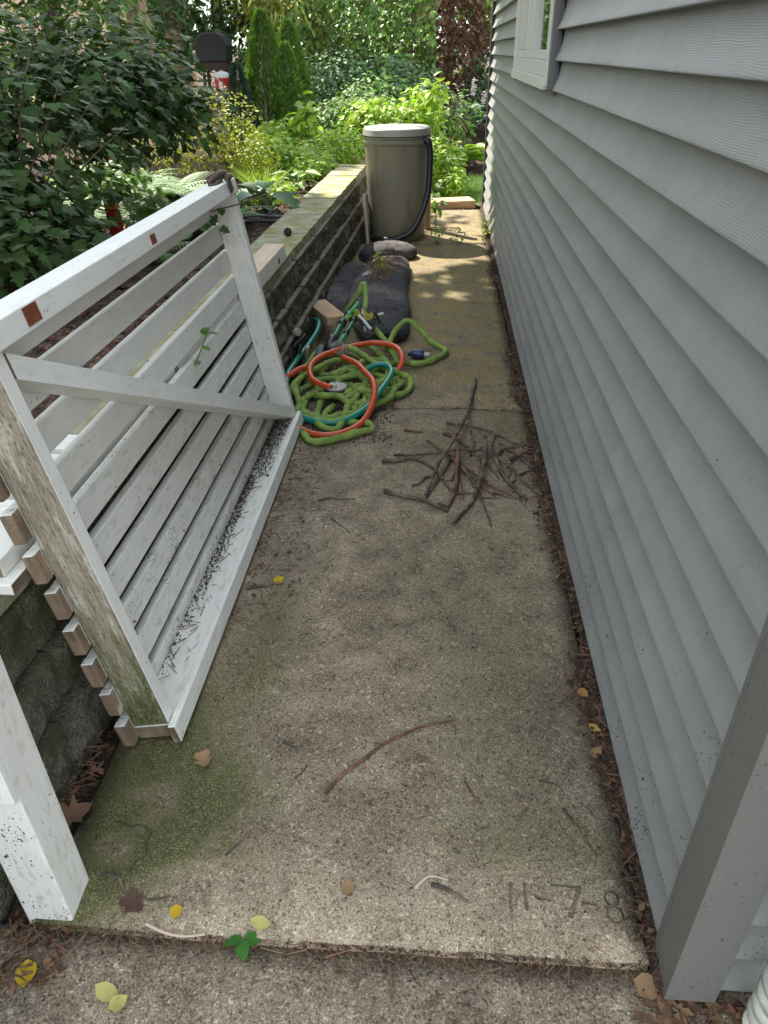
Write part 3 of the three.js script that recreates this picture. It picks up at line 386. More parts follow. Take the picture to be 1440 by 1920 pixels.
/* the canopy tree whose shade lies over the near path; its trunk shows between the shrub and the conifers */
tree('maple_tree', 'pale barked tree rising behind the dark shrub', [-3.75, 0.48, -10.6], 5.6, 0.15, [[-4.6, 6.2, -11.2, 1.0, 0.7, 0.9, 1], [-5.9, 5.8, -10.2, 1.0, 0.7, 0.9, 0.8]], 1500, G.lobed, 0.13, leafMat(0.05, 0.11, 0.02), { lean: [-0.7, 0.2], clumps: 60, cr: 0.4, limbs: 2, bark: mat({ map: bark.map, color: lin(1.5, 1.4, 1.25), roughness: 0.95, bumpMap: grainBump, bumpScale: 0.008 }) });
tree('shade_tree', 'broad shade tree left of the path whose crown spreads over it', [-5.6, 0.5, -5.2], 6.4, 0.2, [[-4.9, 6.6, -6.6, 1.7, 0.9, 1.4, 1.3], [-3.3, 6.7, -6.3, 1.4, 0.8, 1.6, 1.1], [-5.0, 6.5, -4.3, 1.9, 0.9, 1.6, 1.3], [-3.3, 6.9, -4.2, 1.5, 0.8, 1.5, 1.1], [-4.4, 6.9, -2.6, 1.7, 0.8, 1.2, 1], [-6.4, 6.6, -5.6, 1.4, 0.9, 1.8, 0.9], [-2.7, 6.6, -8.6, 0.8, 0.6, 1.3, 0.4], [-3.6, 6.4, -8.2, 0.8, 0.6, 0.8, 0.35], [-2.1, 6.6, -4.6, 1.0, 0.7, 2.2, 1.2], [-2.4, 6.3, -6.6, 0.8, 0.6, 1.0, 0.5], [-3.6, 7.0, -5.2, 1.5, 0.6, 1.5, 1.0], [-2.5, 6.6, -9.6, 0.55, 0.5, 1.9, 0.3], [-4.0, 7.1, -4.2, 2.2, 0.5, 1.6, 1.6]], 42000, G.lobed, 0.185, leafMat(0.05, 0.11, 0.02), { clumps: 900, cr: 0.4, limbs: 3 });

tree('garden_tree', 'leafy tree out beyond the left side of the bed', [-7.6, 0.5, -2.0], 5, 0.16, [[-7.4, 2.4, -2.0, 1.6, 1.9, 1.7, 1], [-7.8, 4.6, -2.2, 1.7, 1.5, 1.7, 1], [-7.6, 2.6, -4.6, 1.4, 2.0, 1.5, 1]], 6000, G.lobed, 0.2, leafMat(0.05, 0.11, 0.02), { clumps: 160, cr: 0.5 });
tree('garden_tree', 'leafy tree beyond the left side of the near pavement', [-7.2, 0.5, 2.0], 5, 0.16, [[-7.0, 2.4, 1.8, 1.6, 1.9, 1.9, 1], [-7.4, 4.6, 1.8, 1.7, 1.5, 1.7, 1], [-6.8, 2.2, 4.6, 1.5, 1.9, 1.6, 1]], 6000, G.lobed, 0.2, leafMat(0.05, 0.11, 0.02), { clumps: 160, cr: 0.5 });
/* the dark lobed-leaf shrub */
{
  const t = shrub('currant_bush', 'large dark lobed leaf shrub filling the bed behind the leaning gate', 'shrub', [-2.05, 0.40, -3.55], [[-2.3, 1.05, -3.7, 0.85, 0.62, 0.9, 2.2], [-1.85, 1.2, -4.4, 0.5, 0.35, 0.6, 0.6], [-2.9, 1.25, -4.0, 0.8, 0.65, 0.8, 1.2], [-2.2, 1.0, -2.9, 0.55, 0.5, 0.5, 0.7], [-1.9, 1.35, -4.6, 0.55, 0.35, 0.5, 0.5], [-1.95, 0.72, -3.2, 0.5, 0.28, 0.5, 0.8], [-2.5, 0.75, -3.6, 0.6, 0.32, 0.6, 0.8], [-1.62, 1.12, -5.0, 0.32, 0.28, 0.35, 0.3], [-1.95, 1.1, -5.2, 0.4, 0.35, 0.4, 0.4]], 11000, G.lobed, 0.064, leafMat(0.045, 0.10, 0.012, 0.4), { stems: 26, spread: 0.95, sh: 1.05, sr: 0.008, shell: 0.55, up: 1.0, droop: 0.35 });
}
/* small bright bush and garden plants beyond it */
shrub('barberry_bush', 'small leaved yellow green bush in front of the clipped conifers', 'shrub', [-1.95, 0.41, -7.2], [[-1.95, 0.78, -7.2, 0.36, 0.36, 0.4, 1], [-1.65, 0.62, -6.9, 0.25, 0.22, 0.3, 0.5], [-2.3, 0.7, -6.9, 0.35, 0.3, 0.35, 0.5]], 3000, G.oval, 0.035, leafMat(0.34, 0.40, 0.025, 0.58), { stems: 22, sr: 0.005, up: 0.5 });

function conifer(label, x, y, z, h, r, n, m, tint) {
  const t = thing('conifer', label, 'conifer', [x, y, z], 'clipped conifers in a row'); part('trunk', tube([[0, -0.05, 0], [0, h * 0.4, 0], [0, h * 0.85, 0]], (k) => 0.03 * (1 - 0.8 * k), 8, 6), bark, t);
  foliage('foliage', G.spray, m, n, () => { const k = Math.pow(rnd(), 1.25), a = R(0, 6.283), lump = 0.82 + 0.36 * fbm(a * 2.2 + x * 9, k * 7 + z, 3), rr = r * lump * Math.pow(1 - k, 0.62) * (0.35 + 0.65 * sstep(0, 0.12, k)) * (1 - 0.35 * rnd() * rnd()) + 0.01, d = V(Math.cos(a), 0, Math.sin(a)); return { p: V(d.x * rr, 0.04 + k * h * 0.96, d.z * rr), n: V(-d.z, 0.2, d.x).addScaledVector(rv(), 0.5), h: d.clone().multiplyScalar(0.55).add(V(0, 0.9, 0)).addScaledVector(rv(), 0.35), s: R(0.05, 0.09) * (1 - 0.3 * k) }; }, t, tint); return t;
}
const arb = leafMat(0.11, 0.23, 0.022, 0.5);
conifer('tall pointed clipped conifer standing between the dwarf blue conifer and another', -2.02, 0.42, -9.5, 1.34, 0.30, 5200, arb);
conifer('pointed clipped conifer next to the vine covered fence', -1.93, 0.48, -10.6, 1.22, 0.27, 4200, arb);
conifer('clipped conifer with a low shoulder against the tall pointed one', -1.80, 0.43, -9.6, 1.02, 0.22, 2600, arb);
conifer('dwarf blue grey conifer beside the red and white jug', -2.27, 0.42, -9.2, 0.84, 0.15, 2200, leafMat(0.05, 0.085, 0.055, 0.25));

/* bright compound-leaf plants behind the barrel */
const lime = leafMat(0.34, 0.52, 0.035, 0.58), mid = leafMat(0.14, 0.27, 0.04, 0.52), deep = leafMat(0.06, 0.135, 0.028, 0.48), blue = leafMat(0.13, 0.25, 0.11, 0.5);
shrub('sumac_bush', 'tall lime green bush glowing in the sun directly behind the rain barrel', 'shrub', [-0.62, landY(-0.62, -9.3), -9.3], [[-0.62, 0.62, -9.3, 0.5, 0.34, 0.35, 1], [-0.25, 0.72, -9.5, 0.28, 0.38, 0.3, 0.6], [-0.9, 0.62, -9.4, 0.35, 0.3, 0.3, 0.6]], 1500, G.wide, 0.085, lime, { stems: 16, sr: 0.006, up: 0.9 });
shrub('sapling', 'slender lime sapling with paired leaves rising above the barrel', 'sapling', [-0.12, landY(-0.12, -9.2), -9.2], [[-0.10, 0.98, -9.2, 0.14, 0.16, 0.12, 1]], 46, G.oval, 0.11, lime, { stems: 3, spread: 0.1, sr: 0.006, sh: 1.15, up: 0.6 });
shrub('sapling', 'lime leaved sapling in front of the conifers', 'sapling', [-1.42, 0.41, -8.6], [[-1.45, 0.78, -8.6, 0.15, 0.24, 0.13, 1], [-1.35, 0.6, -8.6, 0.2, 0.15, 0.15, 0.7]], 90, G.wide, 0.11, lime, { stems: 4, spread: 0.12, sr: 0.006, up: 0.7 });
shrub('leafy_bush', 'mid green bush with dark gaps between barrel and conifers', 'shrub', [-1.05, 0.44, -9.9], [[-1.05, 0.72, -9.9, 0.45, 0.32, 0.35, 1], [-1.3, 0.68, -9.6, 0.3, 0.25, 0.25, 0.6]], 1300, G.oval, 0.07, mid, { stems: 14, sr: 0.006 });
shrub('leafy_bush', 'low lime ground bush along the back of the wall near the barrel', 'shrub', [-1.30, 0.40, -7.75], [[-1.3, 0.52, -7.75, 0.34, 0.15, 0.5, 1], [-1.15, 0.5, -7.2, 0.2, 0.12, 0.3, 0.5]], 1700, G.oval, 0.05, lime, { stems: 14, sr: 0.004 });
shrub('leafy_bush', 'lime ground cover bush right of the barrel beside the lawn', 'shrub', [0.02, -0.04, -9.1], [[0.0, 0.28, -9.1, 0.26, 0.3, 0.3, 1], [-0.2, 0.35, -8.9, 0.2, 0.3, 0.25, 0.6], [0.14, 0.16, -8.7, 0.16, 0.14, 0.2, 0.4]], 1300, G.oval, 0.06, lime, { stems: 14, sr: 0.005 });
shrub('leafy_bush', 'bushy green plant between the lime bush and the hostas', 'shrub', [-0.1, 0.15, -10.9], [[-0.1, 0.62, -10.9, 0.6, 0.42, 0.4, 1], [-0.9, 0.8, -11.0, 0.6, 0.35, 0.4, 1]], 1800, G.oval, 0.075, mid, { stems: 14, sr: 0.006 });
shrub('leafy_bush', 'pale blue green bush beneath the hanging vines', 'shrub', [-0.75, 0.5, -12], [[-0.75, 0.95, -12, 0.8, 0.4, 0.4, 1], [-1.5, 1.0, -11.9, 0.5, 0.45, 0.35, 0.8]], 2200, G.oval, 0.08, blue, { stems: 14, sr: 0.007 });

shrub('leafy_bush', 'lime leaved clump under the yellow green bush', 'shrub', [-1.62, 0.40, -7.5], [[-1.62, 0.55, -7.5, 0.3, 0.18, 0.35, 1]], 900, G.wide, 0.06, lime, { stems: 10, sr: 0.004 });
shrub('leafy_bush', 'feathery lime clump by the wall in front of the barrel lid', 'shrub', [-1.05, 0.40, -8.1], [[-1.02, 0.56, -8.1, 0.28, 0.2, 0.4, 1]], 1300, G.oval, 0.05, lime, { stems: 12, sr: 0.004 });
shrub('leafy_bush', 'lime leafy clump at the foot of the tall pointed conifer', 'shrub', [-1.75, 0.41, -8.7], [[-1.75, 0.58, -8.7, 0.35, 0.2, 0.3, 1]], 900, G.wide, 0.07, lime, { stems: 10, sr: 0.004 });
shrub('leafy_bush', 'small lime seedlings along the mulch behind the wall cap', 'shrub', [-1.32, 0.40, -6.0], [[-1.32, 0.47, -6.0, 0.22, 0.08, 0.4, 1]], 420, G.oval, 0.05, lime, { stems: 10, sr: 0.003, sh: 0.1 });
shrub('leafy_bush', 'tall leafy bush screening the peach wall behind the dark shrub', 'shrub', [-4.0, landY(-4.0, -8.2), -8.2], [[-4.1, 1.5, -8.2, 0.75, 0.75, 0.5, 1.2], [-3.3, 1.75, -8.4, 0.45, 0.5, 0.4, 0.7], [-4.0, 2.2, -8.3, 0.8, 0.4, 0.5, 0.7]], 2600, G.oval, 0.085, mid, { stems: 16, sr: 0.01 });
/* hostas: each leaf is a part */
function hosta(label, x, y, z, n, L, m, o = {}) {
  const t = thing('hosta', label, 'plant', [x, y, z], 'hostas in the garden bed'); const mats = [m, m.clone()]; mats[1].color.multiplyScalar(0.72);
  for (let i = 0; i < n; i++) { const a = i * 2.4 + R(-0.3, 0.3), tilt = R(0.15, 1.0), l = L * R(0.75, 1.15), d = V(Math.cos(a), 0, Math.sin(a)); const lf = part('leaf', G.hosta, mats[i % 2], t); lf.position.set(d.x * L * 0.22, L * R(0.25, 0.75), d.z * L * 0.22); lf.quaternion.copy(orient(V(-d.x * tilt * 0.5, 1, -d.z * tilt * 0.5), d.clone().add(V(0, tilt * 0.5, 0)))); lf.scale.set(l, l, l); }
  const gs = []; for (let i = 0; i < n; i++) { const c = t.children[i].position; gs.push(tube([[0, -0.02, 0], [c.x * 0.4, c.y * 0.6, c.z * 0.4], [c.x, c.y, c.z]], 0.004, 5, 4)); } part('stalk', merge(gs), m, t); return t;
}
const hostaM = leafMat(0.055, 0.14, 0.03, 0.4), hostaL = leafMat(0.18, 0.34, 0.04, 0.5), hostaB = leafMat(0.09, 0.19, 0.08, 0.42);
hosta('broad leaved hosta over the wall just beyond the gate corner', -1.22, 0.40, -5.35, 9, 0.25, hostaM);
hosta('glossy hosta behind the broad leaved one near the gate', -1.45, 0.40, -5.75, 10, 0.2, hostaB);
hosta('lime hosta beside the wall cap halfway to the barrel', -1.22, 0.40, -6.6, 11, 0.2, hostaL);
hosta('big leaved hosta left of the barrel in the sun', -1.25, 0.40, -8.35, 12, 0.26, hostaL);
hosta('pale hosta clump by the far corner of the siding', 0.27, 0.05, -10.5, 26, 0.33, lime);
hosta('grey green hosta beneath the white flower spikes', 0.42, 0.42, -12.0, 18, 0.32, hostaB);
hosta('grey green hosta against the siding corner behind the pale clump', 0.72, 0.36, -11.6, 18, 0.30, hostaB);
hosta('wide hosta between the lime bush and the pale hosta clump', -0.05, 0.05, -10.1, 16, 0.28, hostaL);
for (const [x, z, y, h, l] of [[0.36, -11.9, 0.4, 0.62, 'leaning white flower spike above the grey green hostas'], [0.50, -11.8, 0.4, 0.48, 'shorter white flower spike above the grey green hostas'], [0.62, -11.9, 0.4, 0.56, 'white flower spike closest to the siding corner']]) { const t = thing('flower_spike', l, 'flower', [x, y, z], 'white flower spikes over the hostas'); part('stalk', tube([[0, -0.02, 0], [0.02, h * 0.5, 0], [0.06, h, 0]], 0.005, 8, 5), mid, t); foliage('blossoms', G.slim, mat({ color: lin(0.75, 0.68, 0.74), roughness: 0.7, side: THREE.DoubleSide }), 50, () => { const k = R(0.72, 1.02), a = R(0, 6.28); return { p: V(0.06 * k, h * k, 0), n: rv(), h: V(Math.cos(a), -0.3, Math.sin(a)), s: 0.05 }; }, t, [0.9, 1.1]); }

/* ferns: each frond is a part */
function fern(label, x, y, z, n, sc, m) { const t = thing('fern', label, 'fern', [x, y, z], 'ferns in the bed'); for (let i = 0; i < n; i++) { const f = part('frond', fronds[i % 2], m, t), a = i / n * 6.283 + R(-0.3, 0.3); f.rotation.set(R(-0.5, -0.1), a, 0, 'YXZ'); f.scale.setScalar(sc * R(0.8, 1.15)); } return t; }
const fernM = leafMat(0.10, 0.22, 0.025, 0.5), fernL = fernM;
fern('fern fanning out behind the top rail of the leaning gate', -1.75, 0.41, -4.75, 10, 1.1, fernM);
fern('fern nearest the corner latch of the leaning gate', -1.45, 0.41, -4.9, 9, 0.95, fernM);
fern('bright fern on the mulch between the dark shrub and yellow green bush', -2.15, 0.40, -6.2, 11, 1.1, fernL);
fern('bright fern closest to the hostas behind the gate corner', -1.72, 0.40, -5.75, 10, 1.0, fernL);
fern('bright fern farthest back beside the yellow green bush', -2.6, 0.40, -6.7, 10, 1.1, fernL);
shrub('leafy_bush', 'low green clump in the shade at the shrub edge', 'shrub', [-2.45, 0.40, -5.6], [[-2.45, 0.55, -5.6, 0.4, 0.2, 0.4, 1]], 700, G.wide, 0.07, mid, { stems: 10, sr: 0.004 });
fern('darker fern under the shrub behind the gate top rail', -1.62, 0.40, -4.1, 9, 1.0, fernM);
fern('fern in shade beneath the middle of the dark shrub', -2.2, 0.40, -4.7, 9, 1.0, fernM);

/* grassy clumps on the bed */
function tuft(name, label, x, y, z, n, r, h, m, cat = 'grass') { const t = thing(name, label, cat, [x, y, z]); foliage('blades', G.blade, m, n, () => { const a = R(0, 6.28), q = r * Math.sqrt(rnd()), d = V(Math.cos(a), 0, Math.sin(a)); return { p: V(d.x * q * 0.5, 0, d.z * q * 0.5), n: d.clone().multiplyScalar(-1).add(V(0, 0.5, 0)), h: d.clone().multiplyScalar(0.5).add(V(0, 1, 0)).addScaledVector(rv(), 0.25), s: h * R(0.5, 1.1) }; }, t); return t; }
tuft('grass_clump', 'spiky lime grass clump on the bed by the wall cap', -1.45, 0.40, -6.35, 160, 0.18, 0.26, lime);
tuft('grass_clump', 'second grass clump nearer the yellow green bush', -1.62, 0.40, -6.75, 140, 0.16, 0.24, lime);
/* weeds growing in the joints */
shrub('weed', 'feathery weed in the path joint at the foot of the barrel', 'weed', [-0.03, 0.0, -6.44], [[-0.03, 0.09, -6.44, 0.06, 0.08, 0.05, 1]], 90, G.oval, 0.026, lime, { stems: 7, spread: 0.05, sr: 0.0015, sh: 0.14 });
shrub('weed', 'tiny weed in the path joint between the barrel weed and siding', 'weed', [0.16, 0.0, -6.45], [[0.16, 0.03, -6.45, 0.09, 0.03, 0.04, 1]], 60, G.slim, 0.035, mid, { stems: 5, spread: 0.05, sr: 0.0012, sh: 0.05 });
shrub('weed', 'weed sprouting against the foot of the far siding', 'weed', [0.39, 0.005, -6.7], [[0.385, 0.08, -6.7, 0.03, 0.1, 0.2, 1]], 90, G.oval, 0.026, lime, { stems: 6, spread: 0.04, sr: 0.0012, sh: 0.14 });
shrub('weed', 'leafy weed curling round the front foot of the wooden stake', 'weed', [-0.05, 0.0, -7.2], [[-0.04, 0.22, -7.15, 0.05, 0.2, 0.06, 1]], 22, G.wide, 0.08, mid, { stems: 3, spread: 0.05, sr: 0.003, sh: 0.36 });
shrub('weed', 'yellow green seedling growing from the top of the sandbags', 'weed', [-0.40, 0.12, -4.95], [[-0.4, 0.22, -4.95, 0.035, 0.07, 0.035, 1]], 26, G.oval, 0.04, leafMat(0.3, 0.36, 0.03, 0.5), { stems: 3, spread: 0.03, sr: 0.002, sh: 0.1 });

/* vine-hung fence and the trees behind */
{
  const t = thing('vine', 'dense hanging vine covering the fence behind the conifers', 'vine', [-1.15, 0.62, -12.9]);
  part('stem', merge([0, 1, 2, 3, 4].map((k) => tube([[-1.0 + k * 0.42, -0.1, 0.1], [-0.95 + k * 0.42 + R(-0.1, 0.1), 0.9, 0.12], [-1 + k * 0.4 + R(-0.2, 0.2), 2.2, 0.05]], 0.015, 14, 6))), bark, t);
  part('fence_panel', new THREE.BoxGeometry(2.0, 1.5, 0.06).translate(0.0, 0.65, -0.35), mat({ color: lin(0.20, 0.16, 0.12), roughness: 0.95 }), t);
  foliage('foliage', G.oval, Object.assign(leafMat(0.22, 0.38, 0.09, 0.6), { roughness: 0.4 }), 6200, () => { const x = R(-1.0, 1.0), y = Math.pow(rnd(), 0.9) * 2.6, bulge = 0.55 * fbm(x * 2.2 + 3, y * 1.8, 3); return { p: V(x, y, -0.25 + bulge * R(0.6, 1.15) + 0.1), n: V(R(-0.5, 0.5), 0.7 + R(-0.3, 0.6), 0.8).addScaledVector(rv(), 0.75), h: V(R(-1, 1), -0.8, R(-0.2, 0.9)), s: R(0.05, 0.125) }; }, t, [0.5, 1.4]);
}
{
  const t = thing('dead_conifer', 'brown dead conifer hung with a few green vines behind the hostas', 'conifer', [0.05, 0.62, -13.4]); const lo = leafMat(0.17, 0.085, 0.06, 0.3);
  part('trunk', tube([[0, -0.1, 0], [0.03, 1, 0], [0, 2.6, 0]], (k) => 0.07 * (1 - 0.6 * k), 10, 8), bark, t);
  const gs = []; for (let i = 0; i < 34; i++) { const a = R(0, 6.28), y = R(0.3, 2.2), l = R(0.25, 0.6); gs.push(tube([[0, y, 0], [Math.cos(a) * l * 0.5, y + 0.1, Math.sin(a) * l * 0.5], [Math.cos(a) * l, y - R(-0.1, 0.2), Math.sin(a) * l]], (k) => 0.01 * (1 - 0.7 * k), 6, 4)); } for (let i = 0; i < 10; i++) gs.push(tube([[-0.55 + R(-0.15, 0.1), 0.1, 0.35], [-0.45 + R(-0.1, 0.2), 0.8, 0.4], [R(-0.5, 0.1), R(1.3, 1.9), 0.35]], 0.008, 10, 4)); part('branch', merge(gs), mat({ map: bark.map, color: lin(1.6, 1.3, 1.1), roughness: 0.95 }), t);
  foliage('foliage', G.spray, lo, 3600, () => { const k = rnd(), a = R(0, 6.283), rr = (0.42 * Math.sin(Math.PI * clamp(k * 0.85 + 0.15)) + 0.06) * Math.pow(rnd(), 0.4), d = V(Math.cos(a), 0, Math.sin(a)); return { p: V(0.12 + d.x * rr, 0.12 + k * 2.2, d.z * rr), n: rv(), h: d.clone().add(V(0, -0.8, 0)).addScaledVector(rv(), 0.5), s: R(0.05, 0.11) }; }, t, [0.6, 1.6]);
}
const BG = 'trees closing off the back of the garden';
tree('backdrop_tree', 'leafy tree above the dead conifer with hanging sprays', [0.5, 0.6, -14.6], 3.4, 0.11, [[0.3, 2.3, -13.9, 1.1, 0.5, 0.6, 1], [-0.7, 1.9, -14.3, 0.9, 0.8, 0.5, 0.8], [1.4, 1.8, -14.6, 0.9, 1.0, 0.5, 0.8]], 4200, G.oval, 0.10, leafMat(0.22, 0.34, 0.04, 0.6), { group: BG, clumps: 90, cr: 0.35 });
tree('backdrop_tree', 'dark bluish tree beside the far corner of the siding', [1.2, 0.6, -15.5], 2.6, 0.13, [[1.1, 1.4, -15.4, 0.9, 1.1, 0.7, 1], [2.4, 1.8, -15, 1.4, 1.3, 0.8, 1]], 5600, G.oval, 0.11, leafMat(0.03, 0.08, 0.04, 0.4), { group: BG, clumps: 90, cr: 0.4 });
tree('backdrop_tree', 'yellow flecked tree just above the conifer tips', [-2.7, 0.8, -13.2], 2.3, 0.1, [[-2.5, 2.0, -12.8, 0.8, 0.6, 0.5, 1], [-3.0, 2.4, -13.4, 0.8, 0.5, 0.6, 0.5]], 2400, G.slim, 0.12, leafMat(0.28, 0.34, 0.05, 0.55), { group: BG, clumps: 60, cr: 0.35 });
tree('backdrop_tree', 'dark tree behind the covered grill', [-4.1, 0.8, -15.6], 2.6, 0.14, [[-4.3, 2.0, -15.4, 1.3, 1.1, 0.7, 1.2], [-3.0, 1.8, -15.2, 1.0, 1.1, 0.6, 1]], 5200, G.oval, 0.12, deep, { group: BG, clumps: 90, cr: 0.45 });
tree('backdrop_tree', 'tree behind the hanging vine and fence', [-1.2, 0.7, -15.4], 2.6, 0.14, [[-1.2, 2.0, -15.2, 1.6, 0.9, 0.6, 1.2], [0.4, 1.8, -15.8, 1.2, 1.1, 0.6, 1], [-2.3, 1.8, -15.4, 0.9, 1.1, 0.6, 0.8]], 5200, G.oval, 0.12, mid, { group: BG, clumps: 90, cr: 0.45 });
tree('ivy_trunk_tree', 'grey trunk tree wrapped in ivy right of the pale barked tree', [-4.1, 0.62, -12.9], 4.6, 0.13, [[-4.2, 3.6, -12.8, 1.2, 0.8, 0.9, 1], [-4.3, 2.0, -12.9, 0.3, 0.7, 0.3, 0.25]], 2600, G.oval, 0.10, deep, { clumps: 60, cr: 0.35 });
tree('dark_trunk_tree', 'dark trunk tree rising out of the shrub against the pale wall', [-4.55, 0.55, -9.9], 4.6, 0.13, [[-4.8, 4.2, -10, 1.1, 0.6, 0.9, 1]], 1500, G.oval, 0.11, deep, { clumps: 50, cr: 0.4, bark: mat({ color: lin(0.045, 0.028, 0.024), roughness: 0.95 }) });
{ // understorey tying the far trees to the ground
  for (const [x, z, l, m] of [[-4.9, -13.8, 'dark low bush left of the covered grill', deep], [-3.1, -14.6, 'frosty leaved bush between grill and conifers', blue], [-3.4, -8.6, 'low bush behind the dark shrub', mid], [0.75, -13.0, 'low green bush behind the siding corner', deep]]) shrub('low_bush', l, 'shrub', [x, landY(x, z), z], [[x, landY(x, z) + 0.4, z, 0.5, 0.4, 0.4, 1], [x + 0.3, landY(x, z) + 0.7, z - 0.1, 0.35, 0.4, 0.3, 0.7]], 1300, G.oval, 0.075, m, { stems: 9, sr: 0.007 });
}

/* neighbour's house, patio and things beyond the shrub */
{
  const t = thing('neighbour_house', 'peach plastered house wall glimpsed behind the dark shrub', 'house', [-9.2, 0.4, -15.8]); const peach = mat({ map: tex(256, 256, (u, v, c) => { const k = fbm(u * 8, v * 8, 4); c[0] = 205 + k * 30; c[1] = 176 + k * 28; c[2] = 148 + k * 28; }), roughness: 0.9 });
  part('wall', new THREE.BoxGeometry(9, 4.6, 0.3).translate(0, 2.3, 0), peach, t); const r = part('roof', new THREE.BoxGeometry(9.8, 0.2, 3).translate(0, 4.7, 0), mat({ color: lin(0.08, 0.05, 0.04), roughness: 0.9 }), t); const w = part('window', new THREE.BoxGeometry(1.1, 1.1, 0.06).translate(-1, 2.2, 0.16), vinylWhite, t); part('pane', new THREE.BoxGeometry(0.95, 0.95, 0.02).translate(-1, 2.2, 0.195), mat({ color: lin(0.03, 0.035, 0.04), roughness: 0.08 }), w);
  const pt = new THREE.BoxGeometry(6, 0.08, 4.2); const p = struct('patio', woodUV(pt, 0), [mat({ map: capM[0].map, color: lin(1.2, 1.15, 1.1), roughness: 0.9 }), capM[0]], 'sunlit pale patio beyond the dark shrub'); p.position.set(-6.4, landY(-5.2, -12.6) + 0.03, -12.4);
}
{
  const y = landY(-3.7, -14) ; const t = thing('covered_grill', 'barbecue grill under a black fabric cover by the back trees', 'grill', [-3.8, y, -14]);
  const cg = new THREE.Shape([[-0.23, 0.0], [-0.26, 0.2], [-0.2, 0.32], [-0.12, 0.36], [0.12, 0.36], [0.2, 0.32], [0.26, 0.2], [0.23, 0]].map((p) => new THREE.Vector2(...p))); const g = new THREE.ExtrudeGeometry(cg, { depth: 0.36, bevelEnabled: true, bevelSize: 0.02, bevelThickness: 0.02, bevelSegments: 2 }); g.translate(0, 0.46, -0.18);
  part('cover', g, mat({ color: lin(0.02, 0.02, 0.022), roughness: 0.5 }), t); const bm = mat({ color: lin(0.06, 0.035, 0.03), roughness: 0.8 }); part('apron', new THREE.BoxGeometry(0.46, 0.16, 0.34).translate(0, 0.40, 0), bm, t);
  for (const [x, z] of [[-0.18, 0.13], [0.18, 0.13], [-0.18, -0.13], [0.18, -0.13]]) part('leg', new THREE.CylinderGeometry(0.025, 0.03, 0.36, 8).translate(x, 0.16, z), bm, t);
}
{
  const y = landY(-3.62, -13.4); const t = thing('cooler_jug', 'red and white plastic jug standing in front of the covered grill', 'jug', [-3.56, y, -13.4]); const white = mat({ color: lin(0.75, 0.76, 0.78), roughness: 0.4 });
  part('body', new THREE.LatheGeometry([[0, 0], [0.105, 0], [0.115, 0.02], [0.118, 0.21], [0.11, 0.225], [0, 0.225]].map((p) => new THREE.Vector2(...p)), 24), mat({ color: lin(0.55, 0.012, 0.018), roughness: 0.4 }), t); part('lid', new THREE.LatheGeometry([[0.116, 0.222], [0.12, 0.23], [0.12, 0.27], [0.09, 0.30], [0.05, 0.31], [0, 0.312]].map((p) => new THREE.Vector2(...p)), 24), white, t); part('spout', new THREE.CylinderGeometry(0.014, 0.018, 0.05, 10).rotateX(Math.PI / 2).translate(0, 0.05, 0.135), white, t);
  part('label_panel', new THREE.CylinderGeometry(0.1195, 0.1195, 0.1, 10, 1, true, -0.25, 0.5).translate(0, 0.12, 0), white, t); part('handle', new THREE.TorusGeometry(0.12, 0.008, 6, 20, Math.PI).translate(0, 0.2, 0).rotateY(1.2), white, t);
}
{
  const red = mat({ color: lin(0.5, 0.02, 0.05), roughness: 0.5 }), y = landY(-3.45, -8.7); const t = thing('garden_chair', 'bright red seat showing in spots through the dark shrub', 'chair', [-3.48, y, -8.7]); t.rotation.y = 0.5;
  part('seat', lumber(-0.22, 0.22, 0.36, 0.40, -0.2, 0.2, 0), [red, red], t); const b = part('backrest', lumber(-0.22, 0.22, 0.40, 0.72, -0.24, -0.205, 0), [red, red], t); for (const [x, z] of [[-0.19, 0.17], [0.19, 0.17], [-0.19, -0.17], [0.19, -0.17]]) part('leg', new THREE.CylinderGeometry(0.014, 0.014, 0.40, 8).translate(x, 0.16, z), red, t);
}
{
  const t = thing('red_stake', 'narrow red and orange stake in the dark bed behind the gate', 'stake', [-1.86, 0.39, -4.3]); part('post', woodUV(new RoundedBoxGeometry(0.07, 0.26, 0.05, 1, 0.006).translate(0, 0.12, 0), 1), Array(2).fill(mat({ color: lin(0.42, 0.02, 0.02), roughness: 0.5 })), t); part('cap', woodUV(new RoundedBoxGeometry(0.072, 0.05, 0.052, 1, 0.006).translate(0, 0.278, 0), 1), Array(2).fill(mat({ color: lin(0.6, 0.2, 0.03), roughness: 0.5 })), t);
}

